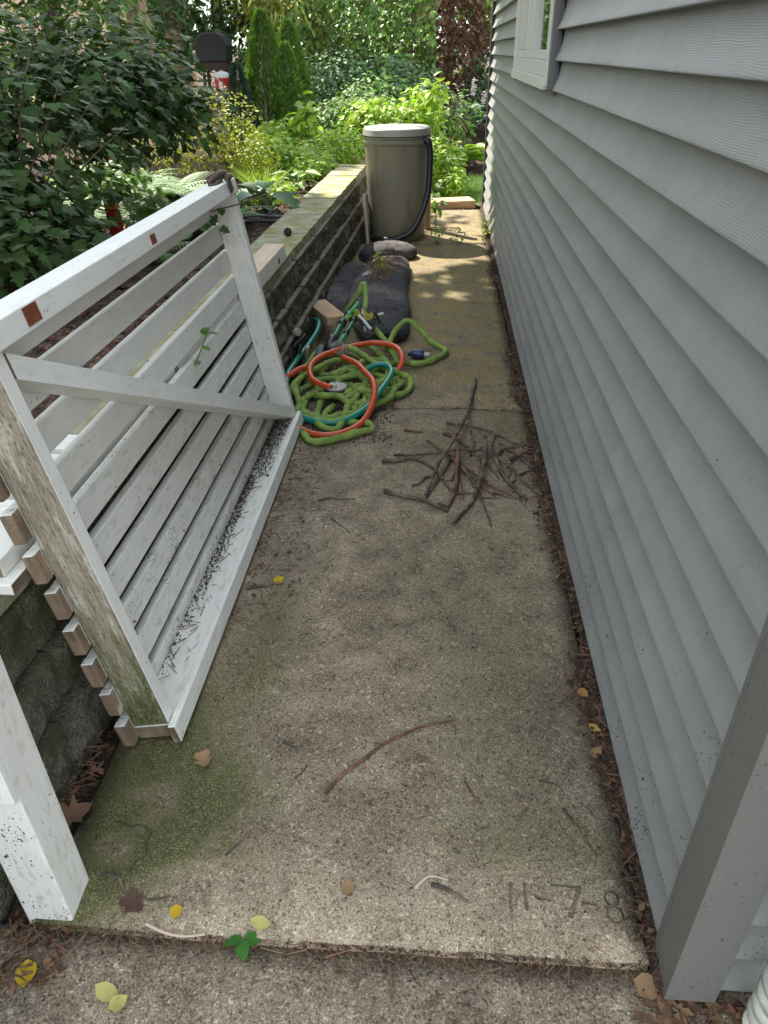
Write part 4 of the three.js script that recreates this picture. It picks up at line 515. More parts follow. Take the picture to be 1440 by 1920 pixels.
/* ---------- rain barrel ---------- */
{
  const t = thing('rain_barrel', 'tall beige plastic rain barrel with a flat lid and black overflow hose', 'barrel', [-0.376, 0.002, -6.69]);
  const pm = mat({ map: tex(256, 256, (u, v, c) => { const k = fbm(u * 8, v * 5, 4), s = sstep(0.62, 0.8, fbm(u * 30, v * 12, 3)); c[0] = 106 + k * 18 - s * 12; c[1] = 100 + k * 18 - s * 12; c[2] = 82 + k * 16 - s * 10; }), roughness: 0.5 });
  const prof = [[0, 0], [0.222, 0], [0.236, 0.012], [0.242, 0.06], [0.252, 0.25], [0.266, 0.55], [0.272, 0.735], [0.281, 0.74], [0.284, 0.75], [0.284, 0.765], [0.279, 0.77], [0.279, 0.782], [0.287, 0.786], [0.287, 0.80], [0, 0.80]].map((p) => new THREE.Vector2(...p)); const g = new THREE.LatheGeometry(prof, 96), p = g.attributes.position;
  for (let i = 0; i < p.count; i++) { const y = p.getY(i), x = p.getX(i), z = p.getZ(i), a = Math.atan2(z, x), r = Math.hypot(x, z); if (r > 0.2) { const sq = 1 + 0.022 * Math.cos(4 * a + Math.PI) + (y > 0.05 && y < 0.73 ? -0.010 * Math.pow(Math.max(0, Math.cos(a * 6)), 24) : 0); p.setX(i, x * sq); p.setZ(i, z * sq); } } g.computeVertexNormals(); part('body', g, pm, t);
  const lp = [[0.0, 0.862], [0.06, 0.862], [0.07, 0.857], [0.24, 0.85], [0.262, 0.856], [0.275, 0.852], [0.281, 0.84], [0.284, 0.805], [0.29, 0.800], [0, 0.8005]].map((q) => new THREE.Vector2(...q)); const lg = new THREE.LatheGeometry(lp, 96), q = lg.attributes.position; for (let i = 0; i < q.count; i++) { const x = q.getX(i), z = q.getZ(i), a = Math.atan2(z, x), r = Math.hypot(x, z), sq = r > 0.2 ? 1 + 0.022 * Math.cos(4 * a + Math.PI) : 1; q.setX(i, x * sq); q.setZ(i, z * sq); if (r > 0.1 && r < 0.255 && q.getY(i) > 0.84) q.setY(i, q.getY(i) + 0.004 * Math.sin(a * 8 + r * 20)); } lg.computeVertexNormals(); const lid = part('lid', lg, mat({ color: lin(0.27, 0.255, 0.21), roughness: 0.4 }), t);
  part('overflow_hose', tube([[0.225, 0.775, 0.16], [0.258, 0.76, 0.17], [0.274, 0.70, 0.172], [0.276, 0.55, 0.182], [0.262, 0.38, 0.21], [0.21, 0.22, 0.26], [0.13, 0.10, 0.295], [0.0, 0.042, 0.30], [-0.13, 0.030, 0.275], [-0.20, 0.028, 0.215]], (k, L) => 0.0255 + 0.0016 * Math.sin(k * L / 0.012 * 6.283), 180, 12), mat({ color: lin(0.010, 0.010, 0.011), roughness: 0.38 }), t);
  part('hose_collar', new THREE.CylinderGeometry(0.028, 0.028, 0.05, 16).rotateZ(Math.PI / 2 - 0.5).translate(0.236, 0.77, 0.162), blackPlastic, t);
}
{ const t = thing('wooden_stake', 'upright tan board standing behind the right side of the barrel', 'board', [-0.125, 0.0, -7.03]); part('board', lumber(-0.02, 0.03, 0, 0.74, -0.045, 0.045, 1), [planks, planks], t); }
for (const [x, z, h, l] of [[-0.60, -6.33, 0.40, 'thin pale stick upright between wall and barrel'], [-0.615, -6.40, 0.33, 'shorter pale stick beside the taller one against the barrel']]) solo('garden_stick', tube([[x, 0.0, z], [x - 0.012, h * 0.5, z - 0.02], [x - 0.03, h, z - 0.05]], 0.009, 10, 7, true, 0.08), bleached, l, 'stick');

/* lawn strip and the timber step at the far end */
{
  const pos = [], idx = [], uv = []; const nx = 24, nz = 18; for (let j = 0; j <= nz; j++) for (let i = 0; i <= nx; i++) { const x = -0.1 + i / nx * 1.6, z = -8.35 - j / nz * 1.75; pos.push(x, landY(x, z) + 0.045, z); uv.push(x, z); } for (let j = 0; j < nz; j++) for (let i = 0; i < nx; i++) { const a = j * (nx + 1) + i, b = a + nx + 1; idx.push(a, a + 1, b, b, a + 1, b + 1); }
  const g = new THREE.BufferGeometry(); g.setAttribute('position', new THREE.Float32BufferAttribute(pos, 3)); g.setAttribute('uv', new THREE.Float32BufferAttribute(uv, 2)); g.setIndex(idx); g.computeVertexNormals(); struct('lawn', g, mat({ color: lin(0.09, 0.16, 0.03), roughness: 1 }), 'small sunlit lawn at the far end of the path');
  const gr = new THREE.InstancedMesh(G.blade, leafMat(0.14, 0.28, 0.03, 0.5), 9000); gr.name = 'grass'; const col = new THREE.Color(); for (let i = 0; i < 9000; i++) { const x = R(-0.1, 0.95), z = R(-8.4, -10.1), a = R(0, 6.28); M4.compose(V(x, landY(x, z) + 0.04, z), orient(V(Math.cos(a), 0.3, Math.sin(a)), V(R(-0.4, 0.4), 1, R(-0.4, 0.4))), S3.setScalar(R(0.04, 0.085))); gr.setMatrixAt(i, M4); const k = R(0.6, 1.3); col.setRGB(k * R(0.9, 1.2), k, k); gr.setColorAt(i, col); } scene.add(gr); tag(gr, 'short sunlit grass at the end of the path', 'grass', null, 'stuff');
  solo('timber_step', woodUV(new RoundedBoxGeometry(0.46, 0.075, 0.26, 1, 0.01), 0), [planks, planks], 'weathered tan timber lying across the far end of the path', 'timber').position.set(0.10, 0.032, -8.16); scene.children[scene.children.length - 1].rotation.y = 0.22;
}

/* ---------- sandbags, hoses and odds and ends ---------- */
const bagM = mat({ map: tex(512, 512, (u, v, c, i, j) => { const w = ((i >> 1) & 1) * 7 + ((j >> 1) & 1) * 6, k = fbm(u * 7, v * 7, 4); let r = 36 + w + k * 20, g = 35 + w + k * 19, b = 37 + w + k * 20; const d = sstep(0.42, 0.75, fbm(u * 4.2 + 5, v * 4.2, 5)) * clamp(0.1 + vn(u * 150, v * 150) * 0.9) * 0.7; r += (140 - r) * d; g += (124 - g) * d; b += (116 - b) * d; c[0] = r; c[1] = g; c[2] = b; }), roughness: 0.95, bumpMap: grainBump, bumpScale: 0.003 });
function bag(label, spine, w, h) {
  const c = new THREE.CatmullRomCurve3(spine.map(([x, z]) => V(x, 0, z))), N = 150, M = 40, pos = [], uv = [], idx = [], so = rnd() * 40, L = c.getLength(), Pt = V(0, 0, 0), T = V(0, 0, 0);
  for (let i = 0; i <= N; i++) { const t = i / N; c.getPointAt(t, Pt); c.getTangentAt(t, T); const cap = Math.pow(Math.sin(Math.PI * clamp(t, 0.004, 0.996)), 0.2) * (0.93 + 0.14 * fbm(t * L * 4 + so, 2, 2)); for (let j = 0; j <= M; j++) { const a = j / M * 6.283, ca = Math.cos(a), sa = Math.sin(a), y = (sa > 0 ? Math.pow(sa, 0.75) * h : sa * 0.02) * cap * (0.82 + 0.30 * fbm(t * L * 6 + so, ca * 2 + 4, 3) + 0.16 * Math.pow(1 - Math.abs(2 * fbm(t * L * 13 + so * 2, ca * 3 + 2, 3) - 1), 3)), s = Math.sign(ca) * Math.pow(Math.abs(ca), 0.8) * w * cap; pos.push(Pt.x - T.z * s, y + 0.016, Pt.z + T.x * s); uv.push(t * L / 0.9 + so, j / M * 1.2); } }
  for (let i = 0; i < N; i++) for (let j = 0; j < M; j++) { const a = i * (M + 1) + j, b = a + M + 1; idx.push(a, b, a + 1, a + 1, b, b + 1); } for (const i of [0, N]) { const k = pos.length / 3; c.getPointAt(i / N, Pt); pos.push(Pt.x, 0.03, Pt.z); uv.push(0, 0); for (let j = 0; j < M; j++) { const a = i * (M + 1) + j; i ? idx.push(k, a, a + 1) : idx.push(k, a + 1, a); } }
  const g = new THREE.BufferGeometry(); g.setAttribute('position', new THREE.Float32BufferAttribute(pos, 3)); g.setAttribute('uv', new THREE.Float32BufferAttribute(uv, 2)); g.setIndex(idx); g.computeVertexNormals(); return solo('sandbag', g, bagM, label, 'sandbag', 'black mesh sandbags on the path');
}
bag('long black mesh sandbag lying on the path under the sprinkler end', [[-0.29, -3.93], [-0.35, -4.35], [-0.40, -4.85], [-0.38, -5.35], [-0.36, -5.70]], 0.195, 0.095);
bag('flatter black sandbag squeezed between the wall and the long sandbag', [[-0.63, -4.36], [-0.645, -4.75], [-0.635, -5.2], [-0.61, -5.55]], 0.1, 0.075);
bag('black sandbag lying crosswise in front of the rain barrel', [[-0.60, -5.80], [-0.38, -5.96], [-0.19, -5.92]], 0.12, 0.095);

const greenFab = mat({ map: tex(256, 64, (u, v, c) => { const k = fbm(u * 30, v * 8, 3), q = vn(u * 60, v * 3); c[0] = 84 + k * 66 + q * 18; c[1] = 108 + k * 64 + q * 18; c[2] = 48 + k * 44; const d = sstep(0.62, 0.8, fbm(u * 9 + 3, v * 4, 3)) * 0.6; c[0] -= d * 40; c[1] -= d * 60; c[2] -= d * 10; }), roughness: 0.85, bumpMap: grainBump, bumpScale: 0.003 });
const H = (y, ...xz) => xz.map(([x, z, dy = 0]) => [x, y + dy, z]);
{
  const runs = [
    H(0.045, [-0.274, -3.716, -0.01], [-0.224, -3.898, 0.05], [-0.165, -3.981, 0.07], [-0.109, -3.95, 0.04], [-0.035, -3.877, -0.01], [0.044, -3.777, -0.025], [0.002, -3.676, -0.027], [-0.081, -3.591, -0.027], [-0.163, -3.565, -0.02], [-0.243, -3.505], [-0.304, -3.436], [-0.364, -3.391]),
    H(0.055, [-0.522, -3.611, -0.02], [-0.472, -3.624, 0.03], [-0.416, -3.579, 0.03], [-0.305, -3.458, 0.01], [-0.22, -3.392], [-0.133, -3.346, -0.02], [-0.126, -3.265, -0.035], [-0.161, -3.185, -0.037], [-0.227, -3.144, -0.02], [-0.356, -3.139], [-0.427, -3.102], [-0.498, -3.068], [-0.559, -3.121, -0.02]),
    H(0.020, [-0.562, -2.775], [-0.54, -2.722], [-0.513, -2.682], [-0.459, -2.684], [-0.383, -2.726], [-0.319, -2.775], [-0.268, -2.804], [-0.281, -2.851], [-0.328, -2.866]),
    H(0.045, [-0.619, -3.755], [-0.641, -3.607], [-0.657, -3.445], [-0.661, -3.316], [-0.657, -3.156], [-0.619, -3.027, -0.01], [-0.609, -2.921, -0.02]),
    H(0.030, [-0.645, -3.176], [-0.616, -3.236], [-0.58, -3.313], [-0.454, -3.324, 0.01], [-0.362, -3.369, 0.01], [-0.327, -3.424]),
    H(0.022, [-0.553, -3.238], [-0.589, -3.168], [-0.6, -3.045], [-0.6, -2.956]), H(0.060, [-0.686, -3.126, -0.02], [-0.656, -3.245], [-0.605, -3.371], [-0.509, -3.507], [-0.463, -3.543, -0.02]),
    H(0.025, [-0.432, -3.812, 0.01], [-0.367, -3.789, 0.01], [-0.297, -3.679], [-0.256, -3.573]), H(0.05, [-0.366, -3.88, 0.08], [-0.287, -3.778, 0.03], [-0.227, -3.645], [-0.2, -3.552, -0.02]),
    H(0.021, [-0.322, -3.103], [-0.363, -3.064], [-0.353, -2.966], [-0.322, -2.947], [-0.289, -3.022]), H(0.021, [-0.464, -3.033], [-0.488, -2.918], [-0.429, -2.878], [-0.328, -2.858]), H(0.022, [-0.30, -3.25], [-0.21, -3.232], [-0.181, -3.273], [-0.168, -3.314], [-0.24, -3.36]),
    H(0.021, [-0.488, -3.759], [-0.425, -3.662], [-0.351, -3.605], [-0.283, -3.595], [-0.23, -3.46], [-0.3, -3.3], [-0.4, -3.22], [-0.52, -3.2]), H(0.02, [-0.55, -3.55], [-0.58, -3.42], [-0.5, -3.4], [-0.4, -3.48], [-0.33, -3.55]),
    [[-0.445, 0.09, -4.049], [-0.409, 0.165, -4.034], [-0.407, 0.21, -4.081], [-0.431, 0.255, -4.197], [-0.46, 0.20, -4.19], [-0.493, 0.16, -4.185], [-0.544, 0.09, -4.194]]];
  for (let k = 0; k < 9; k++) { const cx = R(-0.52, -0.30), cz = R(-3.45, -3.0), rx = R(0.07, 0.17), rz = R(0.10, 0.26), a0 = R(0, 6.28), n = 7 + Math.floor(R(0, 4)), y = R(0.016, 0.05), p = []; for (let q = 0; q < n; q++) { const a = a0 + q * 0.62, w = R(0.82, 1.15); p.push([clamp(cx + Math.cos(a) * rx * w, -0.66, -0.15), y + R(-0.003, 0.012), clamp(cz + Math.sin(a) * rz * w, -3.66, -2.78)]); } runs.push(p); }
  const gs = runs.map((r) => tube(r, (t, L) => 0.0148 * (0.82 + 0.36 * vn(t * L * 30 + r[0][0] * 90, 3)), Math.ceil(r.length * 14), 10, true, 0.19)); solo('fabric_hose', merge(gs), greenFab, 'crumpled light green fabric garden hose heaped on the path', 'hose');
  const teal = mat({ color: lin(0.0, 0.20, 0.14), roughness: 0.3 }), orange = mat({ color: lin(0.55, 0.075, 0.02), roughness: 0.36 });
  solo('garden_hose', merge([tube(H(0.075, [-0.699, -4.05, 0.02], [-0.667, -3.988, 0.03], [-0.656, -3.871, 0.02], [-0.676, -3.723], [-0.697, -3.534], [-0.707, -3.4], [-0.713, -3.273], [-0.69, -3.1, -0.02], [-0.67, -3.0, -0.045], [-0.644, -2.955, -0.045], [-0.581, -2.889, -0.045], [-0.503, -2.842, -0.045], [-0.425, -2.842, -0.045], [-0.358, -2.881, -0.035], [-0.295, -2.969, -0.02], [-0.252, -3.078, 0.005], [-0.223, -3.202, 0.012], [-0.216, -3.302, 0.012], [-0.243, -3.374, 0.012], [-0.299, -3.382, 0.012], [-0.359, -3.338, -0.02]), 0.014, 170, 10)]), teal, 'smooth teal garden hose looped over the green fabric hose', 'hose');
  const or = [tube(H(0.085, [-0.715, -3.222, -0.01], [-0.654, -3.327], [-0.625, -3.37, -0.02], [-0.6, -3.42, -0.03]), 0.014, 20, 10), tube(H(0.088, [-0.481, -3.106, -0.01], [-0.565, -3.159], [-0.605, -3.267], [-0.613, -3.381], [-0.574, -3.498], [-0.493, -3.588], [-0.407, -3.658], [-0.324, -3.695], [-0.236, -3.656], [-0.184, -3.552], [-0.175, -3.463, -0.02], [-0.197, -3.414, -0.05]), 0.014, 100, 10), tube(H(0.09, [-0.471, -3.47], [-0.394, -3.368, 0.01], [-0.335, -3.247, 0.01], [-0.285, -3.113, 0.01], [-0.278, -2.987, -0.02], [-0.313, -2.858, -0.06], [-0.362, -2.784, -0.067], [-0.426, -2.742, -0.07], [-0.502, -2.742, -0.07], [-0.572, -2.791, -0.07], [-0.62, -2.87, -0.07]), 0.014, 100, 10)]; solo('garden_hose', merge(or), orange, 'smooth orange garden hose lying on top of the heap', 'hose');
}
{ // folded tripod sprinkler
  const t = thing('tripod_sprinkler', 'folded green tripod sprinkler with black joints lying on the heap', 'sprinkler', [-0.5, 0.0, -3.8]); const gm = mat({ color: lin(0.01, 0.12, 0.05), roughness: 0.3 }), lm = mat({ color: lin(0.02, 0.26, 0.09), roughness: 0.35 });
  const rod = (n, a, b, r, m, p = t) => part(n, tube([[a[0] + 0.5, a[1], a[2] + 3.8], [(a[0] + b[0]) / 2 + 0.5, (a[1] + b[1]) / 2, (a[2] + b[2]) / 2 + 3.8], [b[0] + 0.5, b[1], b[2] + 3.8]], r, 4, 12), m, p);
  const A = [[-0.441, 0.20, -4.01], [-0.492, 0.16, -3.937], [-0.518, 0.14, -3.845], [-0.543, 0.115, -3.739], [-0.557, 0.09, -3.641]];
  const l1 = rod('leg', A[0], A[2], 0.014, lm), l2 = rod('leg', A[2], A[4], 0.018, gm); rod('joint', [-0.487, 0.163, -3.95], [-0.494, 0.158, -3.92], 0.021, blackPlastic); rod('joint', [-0.512, 0.145, -3.865], [-0.521, 0.137, -3.825], 0.023, blackPlastic); rod('head', [-0.548, 0.11, -3.70], [-0.562, 0.075, -3.6], 0.027, blackPlastic);
  const B = [[-0.446, 0.16, -3.886], [-0.481, 0.125, -3.73], [-0.51, 0.10, -3.636]]; rod('leg', B[0], B[1], 0.011, gm); rod('leg', B[1], B[2], 0.014, lm); rod('joint', [-0.478, 0.13, -3.745], [-0.484, 0.122, -3.715], 0.017, blackPlastic); rod('joint', [-0.45, 0.158, -3.87], [-0.456, 0.15, -3.84], 0.015, blackPlastic);
  rod('brass_fitting', [-0.56, 0.06, -3.6], [-0.55, 0.045, -3.565], 0.02, mat({ color: lin(0.5, 0.36, 0.12), metalness: 1, roughness: 0.35 }));
}
{ const t = thing('plastic_cup', 'crumpled clear plastic wrapper beside the sprinkler head', 'wrapper', [-0.495, 0.055, -3.58]); const g = new THREE.CylinderGeometry(0.035, 0.028, 0.085, 14, 6, true), p = g.attributes.position; for (let i = 0; i < p.count; i++) { const s = 1 + (vn(p.getX(i) * 120 + 9, p.getY(i) * 90 + p.getZ(i) * 90) - 0.5) * 0.5; p.setX(i, p.getX(i) * s); p.setZ(i, p.getZ(i) * s); } const q = g.toNonIndexed(); q.computeVertexNormals(); const o = part('sleeve', q, new THREE.MeshPhysicalMaterial({ color: lin(0.8, 0.78, 0.74), roughness: 0.18, transmission: 0.7, thickness: 0, side: THREE.DoubleSide }), t); o.rotation.set(0.5, 0, 0.4); o.position.y = 0.03; }
{ const t = thing('ribbed_bottle', 'small grey ribbed plastic piece in front of the wall', 'fitting', [-0.605, 0.03, -3.60]); const o = part('body', tube([[0, 0.03, -0.05], [0, 0.025, 0], [0, 0.02, 0.05]], (k) => 0.026 + 0.0025 * Math.sin(k * 50), 40, 12), mat({ color: lin(0.12, 0.13, 0.14), roughness: 0.5 }), t); }
{ const t = thing('hose_reel_puck', 'round black disc with scuffed grey top inside the orange loop', 'cap', [-0.462, 0.035, -3.13]); part('body', new THREE.LatheGeometry([[0, 0], [0.052, 0], [0.055, 0.006], [0.055, 0.034], [0.051, 0.038], [0, 0.038]].map((p) => new THREE.Vector2(...p)), 32), mat({ color: lin(0.035, 0.028, 0.025), roughness: 0.55 }), t); part('face', new THREE.CylinderGeometry(0.047, 0.05, 0.004, 32).translate(0, 0.0405, 0), mat({ map: tex(128, 128, (u, v, c) => { const k = fbm(u * 9, v * 9, 4); const m = Math.abs(v - 0.52) < 0.05 && u > 0.42 && u < 0.88 ? 0.35 : Math.abs(v - 0.42) < 0.03 && u > 0.5 && u < 0.75 ? 0.4 : 1; c[0] = (112 + k * 70) * m; c[1] = (104 + k * 66) * m; c[2] = (100 + k * 66) * m; }), roughness: 0.5 }), t); }
{ const t = thing('hose_nozzle', 'small dark blue hose nozzle lying on the path inside the green loop', 'nozzle', [-0.10, 0.002, -3.70]); part('body', tube([[-0.035, 0.026, 0.0], [0, 0.026, 0.005], [0.03, 0.026, 0.01]], (k) => 0.021 + 0.005 * Math.sin(k * 3.1), 12, 14), mat({ color: lin(0.015, 0.03, 0.09), roughness: 0.4 }), t); part('collar', tube([[0.03, 0.026, 0.01], [0.05, 0.026, 0.013], [0.062, 0.026, 0.015]], 0.012, 6, 12), mat({ color: lin(0.4, 0.4, 0.4), roughness: 0.4 }), t); part('tip', tube([[-0.055, 0.026, -0.003], [-0.045, 0.026, -0.002], [-0.035, 0.026, 0]], 0.013, 6, 12), blackPlastic, t); }
{ const t = thing('pipe_fittings', 'tangle of black irrigation fittings against the wall by the gate', 'fittings', [-0.71, 0.0, -3.62]); for (const [a, b, r, m] of [[[-0.01, 0.02, 0], [0, 0.16, -0.03], 0.018, 0], [[-0.03, 0.10, 0.05], [0.03, 0.14, -0.02], 0.014, 0], [[0.0, 0.04, 0.12], [0.02, 0.13, 0.08], 0.012, 0], [[-0.02, 0.16, 0.0], [0.0, 0.17, 0.02], 0.02, 1], [[0.03, 0.03, 0.02], [0.05, 0.11, 0.06], 0.012, 1]]) part('fitting', tube([a, [(a[0] + b[0]) / 2, (a[1] + b[1]) / 2 + 0.004, (a[2] + b[2]) / 2], b], r, 6, 10), m ? mat({ color: lin(0.45, 0.4, 0.28), roughness: 0.6 }) : blackPlastic, t); }
{ const t = thing('sprinkler_clips', 'spiky black and white plastic clips on the sandbag end', 'clips', [-0.37, 0.10, -3.86]); for (let i = 0; i < 12; i++) { const d = rv().multiplyScalar(R(0.025, 0.06)), c = V(R(-0.05, 0.05), R(0.04, 0.08), R(-0.06, 0.06)); part('clip', tube([c.clone().sub(d), c.clone().add(V(0, 0.006, 0)), c.clone().add(d)], R(0.004, 0.008), 4, 6), i % 3 ? blackPlastic : mat({ color: lin(0.6, 0.6, 0.6), roughness: 0.4 }), t); } foliage('yellow_leaves', G.oval, leafMat(0.5, 0.45, 0.03, 0.4), 16, () => ({ p: V(R(-0.09, 0.05), R(0.05, 0.1), R(-0.12, 0.06)), n: rv().add(V(0, 1, 0)), h: rv(), s: R(0.04, 0.07) }), t, [0.7, 1.1]); }
{ const t = thing('wood_block', 'sawn tan wood offcut propped on the sandbag beside the wall', 'block', [-0.64, 0.118, -4.11]); t.rotation.set(-0.06, 0.42, 0.05); part('block', lumber(-0.055, 0.055, -0.02, 0.025, -0.21, 0.21, 2), [planks, planks], t); }
solo('stone_lump', new THREE.IcosahedronGeometry(0.024, 1).scale(1, 1.1, 0.9), mat({ color: lin(0.03, 0.022, 0.016), roughness: 0.9 }), 'small dark lump sitting on the wall cap', 'lump').position.set(-0.87, 0.512, -4.33);
{ const t = thing('soaker_hose', 'loop of dark grey soaker hose on the mulch beyond the gate', 'hose', [-1.22, 0.41, -5.0]); part('hose', tube([[-0.35, 0.03, 0.25], [-0.2, 0.04, 0.02], [0, 0.05, -0.12], [0.16, 0.035, -0.16], [0.24, 0.02, -0.3]], 0.011, 30, 8), mat({ color: lin(0.10, 0.11, 0.12), roughness: 0.35 }), t); part('hose', tube([[-0.3, 0.02, 0.35], [-0.12, 0.03, 0.1], [0.02, 0.03, -0.03], [0.2, 0.025, -0.06]], 0.009, 30, 8), blackPlastic, t); }
/* rope beside the house corner */
{
  const t = thing('twisted_rope', 'thick pale twisted rope hanging beside the house corner', 'rope', [0.565, -0.02, -0.615]); const rm = mat({ map: tex(128, 32, (u, v, c) => { const k = vn(u * 80, v * 12); c[0] = 150 + k * 60; c[1] = 150 + k * 58; c[2] = 138 + k * 56; }), roughness: 0.9 }); for (let s = 0; s < 3; s++) { const p = []; for (let i = 0; i <= 60; i++) { const y = i / 60 * 1.2, a = y * 60 + s * 2.094; p.push([Math.cos(a) * 0.014 - 0.02 * y, y, Math.sin(a) * 0.014]); } part('strand', tube(p, 0.014, 220, 8), rm, t); }
}

/* ---------- twigs ---------- */
function twig(label, pts, r, m = twigM, group) { const P2 = pts.map(([x, y, z], i) => V(x + R(-0.004, 0.004), Math.max(r * 0.95, y + r), z + R(-0.004, 0.004))); const gs = [tube(P2, (t) => r * (1.05 - 0.45 * t), pts.length * 6 + 6, 6, true, 0.16)]; const c = new THREE.CatmullRomCurve3(P2); const nn = Math.floor(c.getLength() / 0.14); for (let k = 0; k < nn; k++) { const q = c.getPointAt(R(0.1, 0.95)); gs.push(tube([q, q.clone().add(V(R(-0.008, 0.008), R(0.002, 0.008), R(-0.008, 0.008))), q.clone().add(V(R(-0.018, 0.018), R(0.002, 0.012), R(-0.018, 0.018)))], r * 0.4, 3, 4)); } return solo('twig', merge(gs), m, label, 'twig', group); }
const PILE = 'twigs in the pile by the siding', z3 = (L, y) => L.map(([x, z, d = 0]) => [x, y + d, z]);
twig('longest straight stick, pointing away from the pile towards the far path', z3([[0.191, -3.394], [0.17, -3.229], [0.124, -2.889, 0.03], [0.074, -2.652, 0.04], [0.021, -2.488, 0.03], [-0.034, -2.296, 0]], 0.0), 0.0095, twigM, PILE);
twig('short stick lying alongside the lower end of the longest stick', z3([[0.059, -2.55, 0.015], [0.011, -2.396], [-0.033, -2.254]], 0), 0.007, twigM, PILE);
twig('long thin twig arching from the longest stick to the siding', z3([[0.051, -2.893], [0.127, -2.864, 0.008], [0.214, -2.835], [0.273, -2.774], [0.341, -2.709], [0.405, -2.68, 0.012]], 0.004), 0.0055, twigM, PILE);
twig('thick pale broken stick crossing under the longest stick', z3([[0.032, -2.798], [0.069, -2.779], [0.117, -2.706], [0.155, -2.649]], 0), 0.009, twigRed, PILE);
twig('thin crooked twig left of the middle of the pile', z3([[-0.036, -2.726], [0.02, -2.662], [0.067, -2.575], [0.118, -2.458]], 0.008), 0.0045, twigM, PILE);
twig('thin straight twig running crosswise over the pile', z3([[-0.164, -2.6], [0.008, -2.608, 0.01], [0.092, -2.624, 0.02], [0.207, -2.629, 0.015]], 0), 0.005, twigM, PILE);
twig('knobbly curved branch at the side of the pile towards the gate', z3([[-0.211, -2.544], [-0.155, -2.55], [-0.109, -2.573], [-0.061, -2.557], [-0.014, -2.516], [0.021, -2.447], [0.049, -2.364], [0.076, -2.301]], 0), 0.008, twigM, PILE);
twig('short forked twig below the knobbly curved branch', z3([[-0.007, -2.429], [-0.04, -2.416], [-0.059, -2.376], [-0.083, -2.353]], 0), 0.007, twigM, PILE);
twig('thick straight stick lying apart at the near edge of the pile', z3([[-0.18, -2.31], [-0.112, -2.282], [-0.031, -2.244], [0.052, -2.183]], 0), 0.0095, twigM, PILE);
twig('thick bowed stick at the front of the pile', z3([[0.202, -2.71, 0.03], [0.196, -2.556, 0.03], [0.177, -2.392, 0.02], [0.14, -2.263], [0.106, -2.172], [0.072, -2.108]], 0), 0.0095, twigM, PILE);
twig('split pale stick standing out in the middle of the pile', z3([[0.091, -2.601, 0.03], [0.084, -2.468, 0.02], [0.077, -2.322], [0.054, -2.208]], 0), 0.009, twigRed, PILE);
twig('slender twig reaching nearest the camera from the pile', z3([[0.09, -2.539, 0.01], [0.143, -2.38, 0.01], [0.171, -2.254], [0.188, -2.156], [0.194, -2.096]], 0), 0.0055, twigM, PILE);
twig('bowed thick stick ending near the siding', z3([[0.236, -2.608], [0.249, -2.487], [0.281, -2.386], [0.336, -2.272]], 0.004), 0.0095, twigM, PILE);
twig('long twig running to the siding beside the bowed thick stick', z3([[0.238, -2.602, 0.01], [0.294, -2.489, 0.01], [0.341, -2.378], [0.392, -2.296], [0.408, -2.206]], 0.006), 0.006, twigM, PILE);
for (const [L, r] of [[[[0.102, -2.552], [0.16, -2.381], [0.221, -2.298]], 0.0045], [[[0.252, -2.794], [0.231, -2.711], [0.233, -2.608]], 0.0045], [[[0.198, -2.377], [0.261, -2.326], [0.311, -2.281]], 0.004], [[[0.154, -2.825], [0.157, -2.74], [0.155, -2.655]], 0.005], [[[0.257, -2.621], [0.284, -2.674], [0.34, -2.696]], 0.007], [[[0.301, -2.573], [0.359, -2.639], [0.373, -2.665]], 0.009], [[[0.32, -2.455], [0.36, -2.49], [0.395, -2.535]], 0.006], [[[0.413, -2.71], [0.408, -2.6], [0.406, -2.506]], 0.005], [[[0.017, -2.226], [0.03, -2.22], [0.054, -2.213]], 0.007], [[[0.177, -2.605], [0.175, -2.52], [0.173, -2.437]], 0.005], [[[0.066, -2.409], [0.076, -2.47], [0.09, -2.539]], 0.004], [[[0.095, -2.48], [0.1, -2.38], [0.103, -2.271]], 0.004], [[[0.378, -2.652], [0.4, -2.6], [0.412, -2.542]], 0.004], [[[0.212, -2.318], [0.26, -2.3], [0.316, -2.282]], 0.004], [[[0.33, -2.60], [0.36, -2.56], [0.40, -2.50]], 0.004], [[[0.29, -2.66], [0.33, -2.63], [0.37, -2.60]], 0.005], [[[0.13, -2.66], [0.2, -2.56], [0.25, -2.42]], 0.004], [[[0.05, -2.62], [0.12, -2.50], [0.20, -2.40]], 0.0045], ...Array.from({ length: 16 }, () => { const x = R(0.02, 0.36), z = R(-2.74, -2.26), a = R(0, 6.28), l = R(0.03, 0.11); return [[[x, z], [x + Math.cos(a) * l * 0.5 + R(-0.01, 0.01), z + Math.sin(a) * l * 0.5], [clamp(x + Math.cos(a) * l, -0.1, 0.4), z + Math.sin(a) * l]], R(0.002, 0.0045)]; })]) twig(r < 0.0035 ? 'hair thin broken twig scattered through the pile by the siding' : L[0][0] > 0.25 ? 'short broken twig on the siding side of the pile' : 'short broken twig lying under the longer sticks of the pile', z3(L, 0.002), r, rnd() < 0.5 ? twigM : twigRed, 'small broken twigs of the pile');
twig('lone curved reddish twig in the middle of the near slab', z3([[-0.223, -1.012], [-0.192, -1.055], [-0.145, -1.109], [-0.101, -1.156], [-0.049, -1.19], [-0.005, -1.215], [0.068, -1.24]], 0), 0.0042, twigRed);
twig('short dark twig above the mossy corner of the near slab', z3([[-0.341, -1.148], [-0.309, -1.136], [-0.281, -1.13]], 0), 0.003);
twig('tiny pale sliver left of the lone curved twig', z3([[-0.274, -1.087], [-0.282, -1.07], [-0.29, -1.052]], 0), 0.0022);
twig('small hooked twig on the right of the near slab', z3([[0.089, -1.061], [0.102, -1.038], [0.114, -1.015]], 0), 0.0022, twigRed);
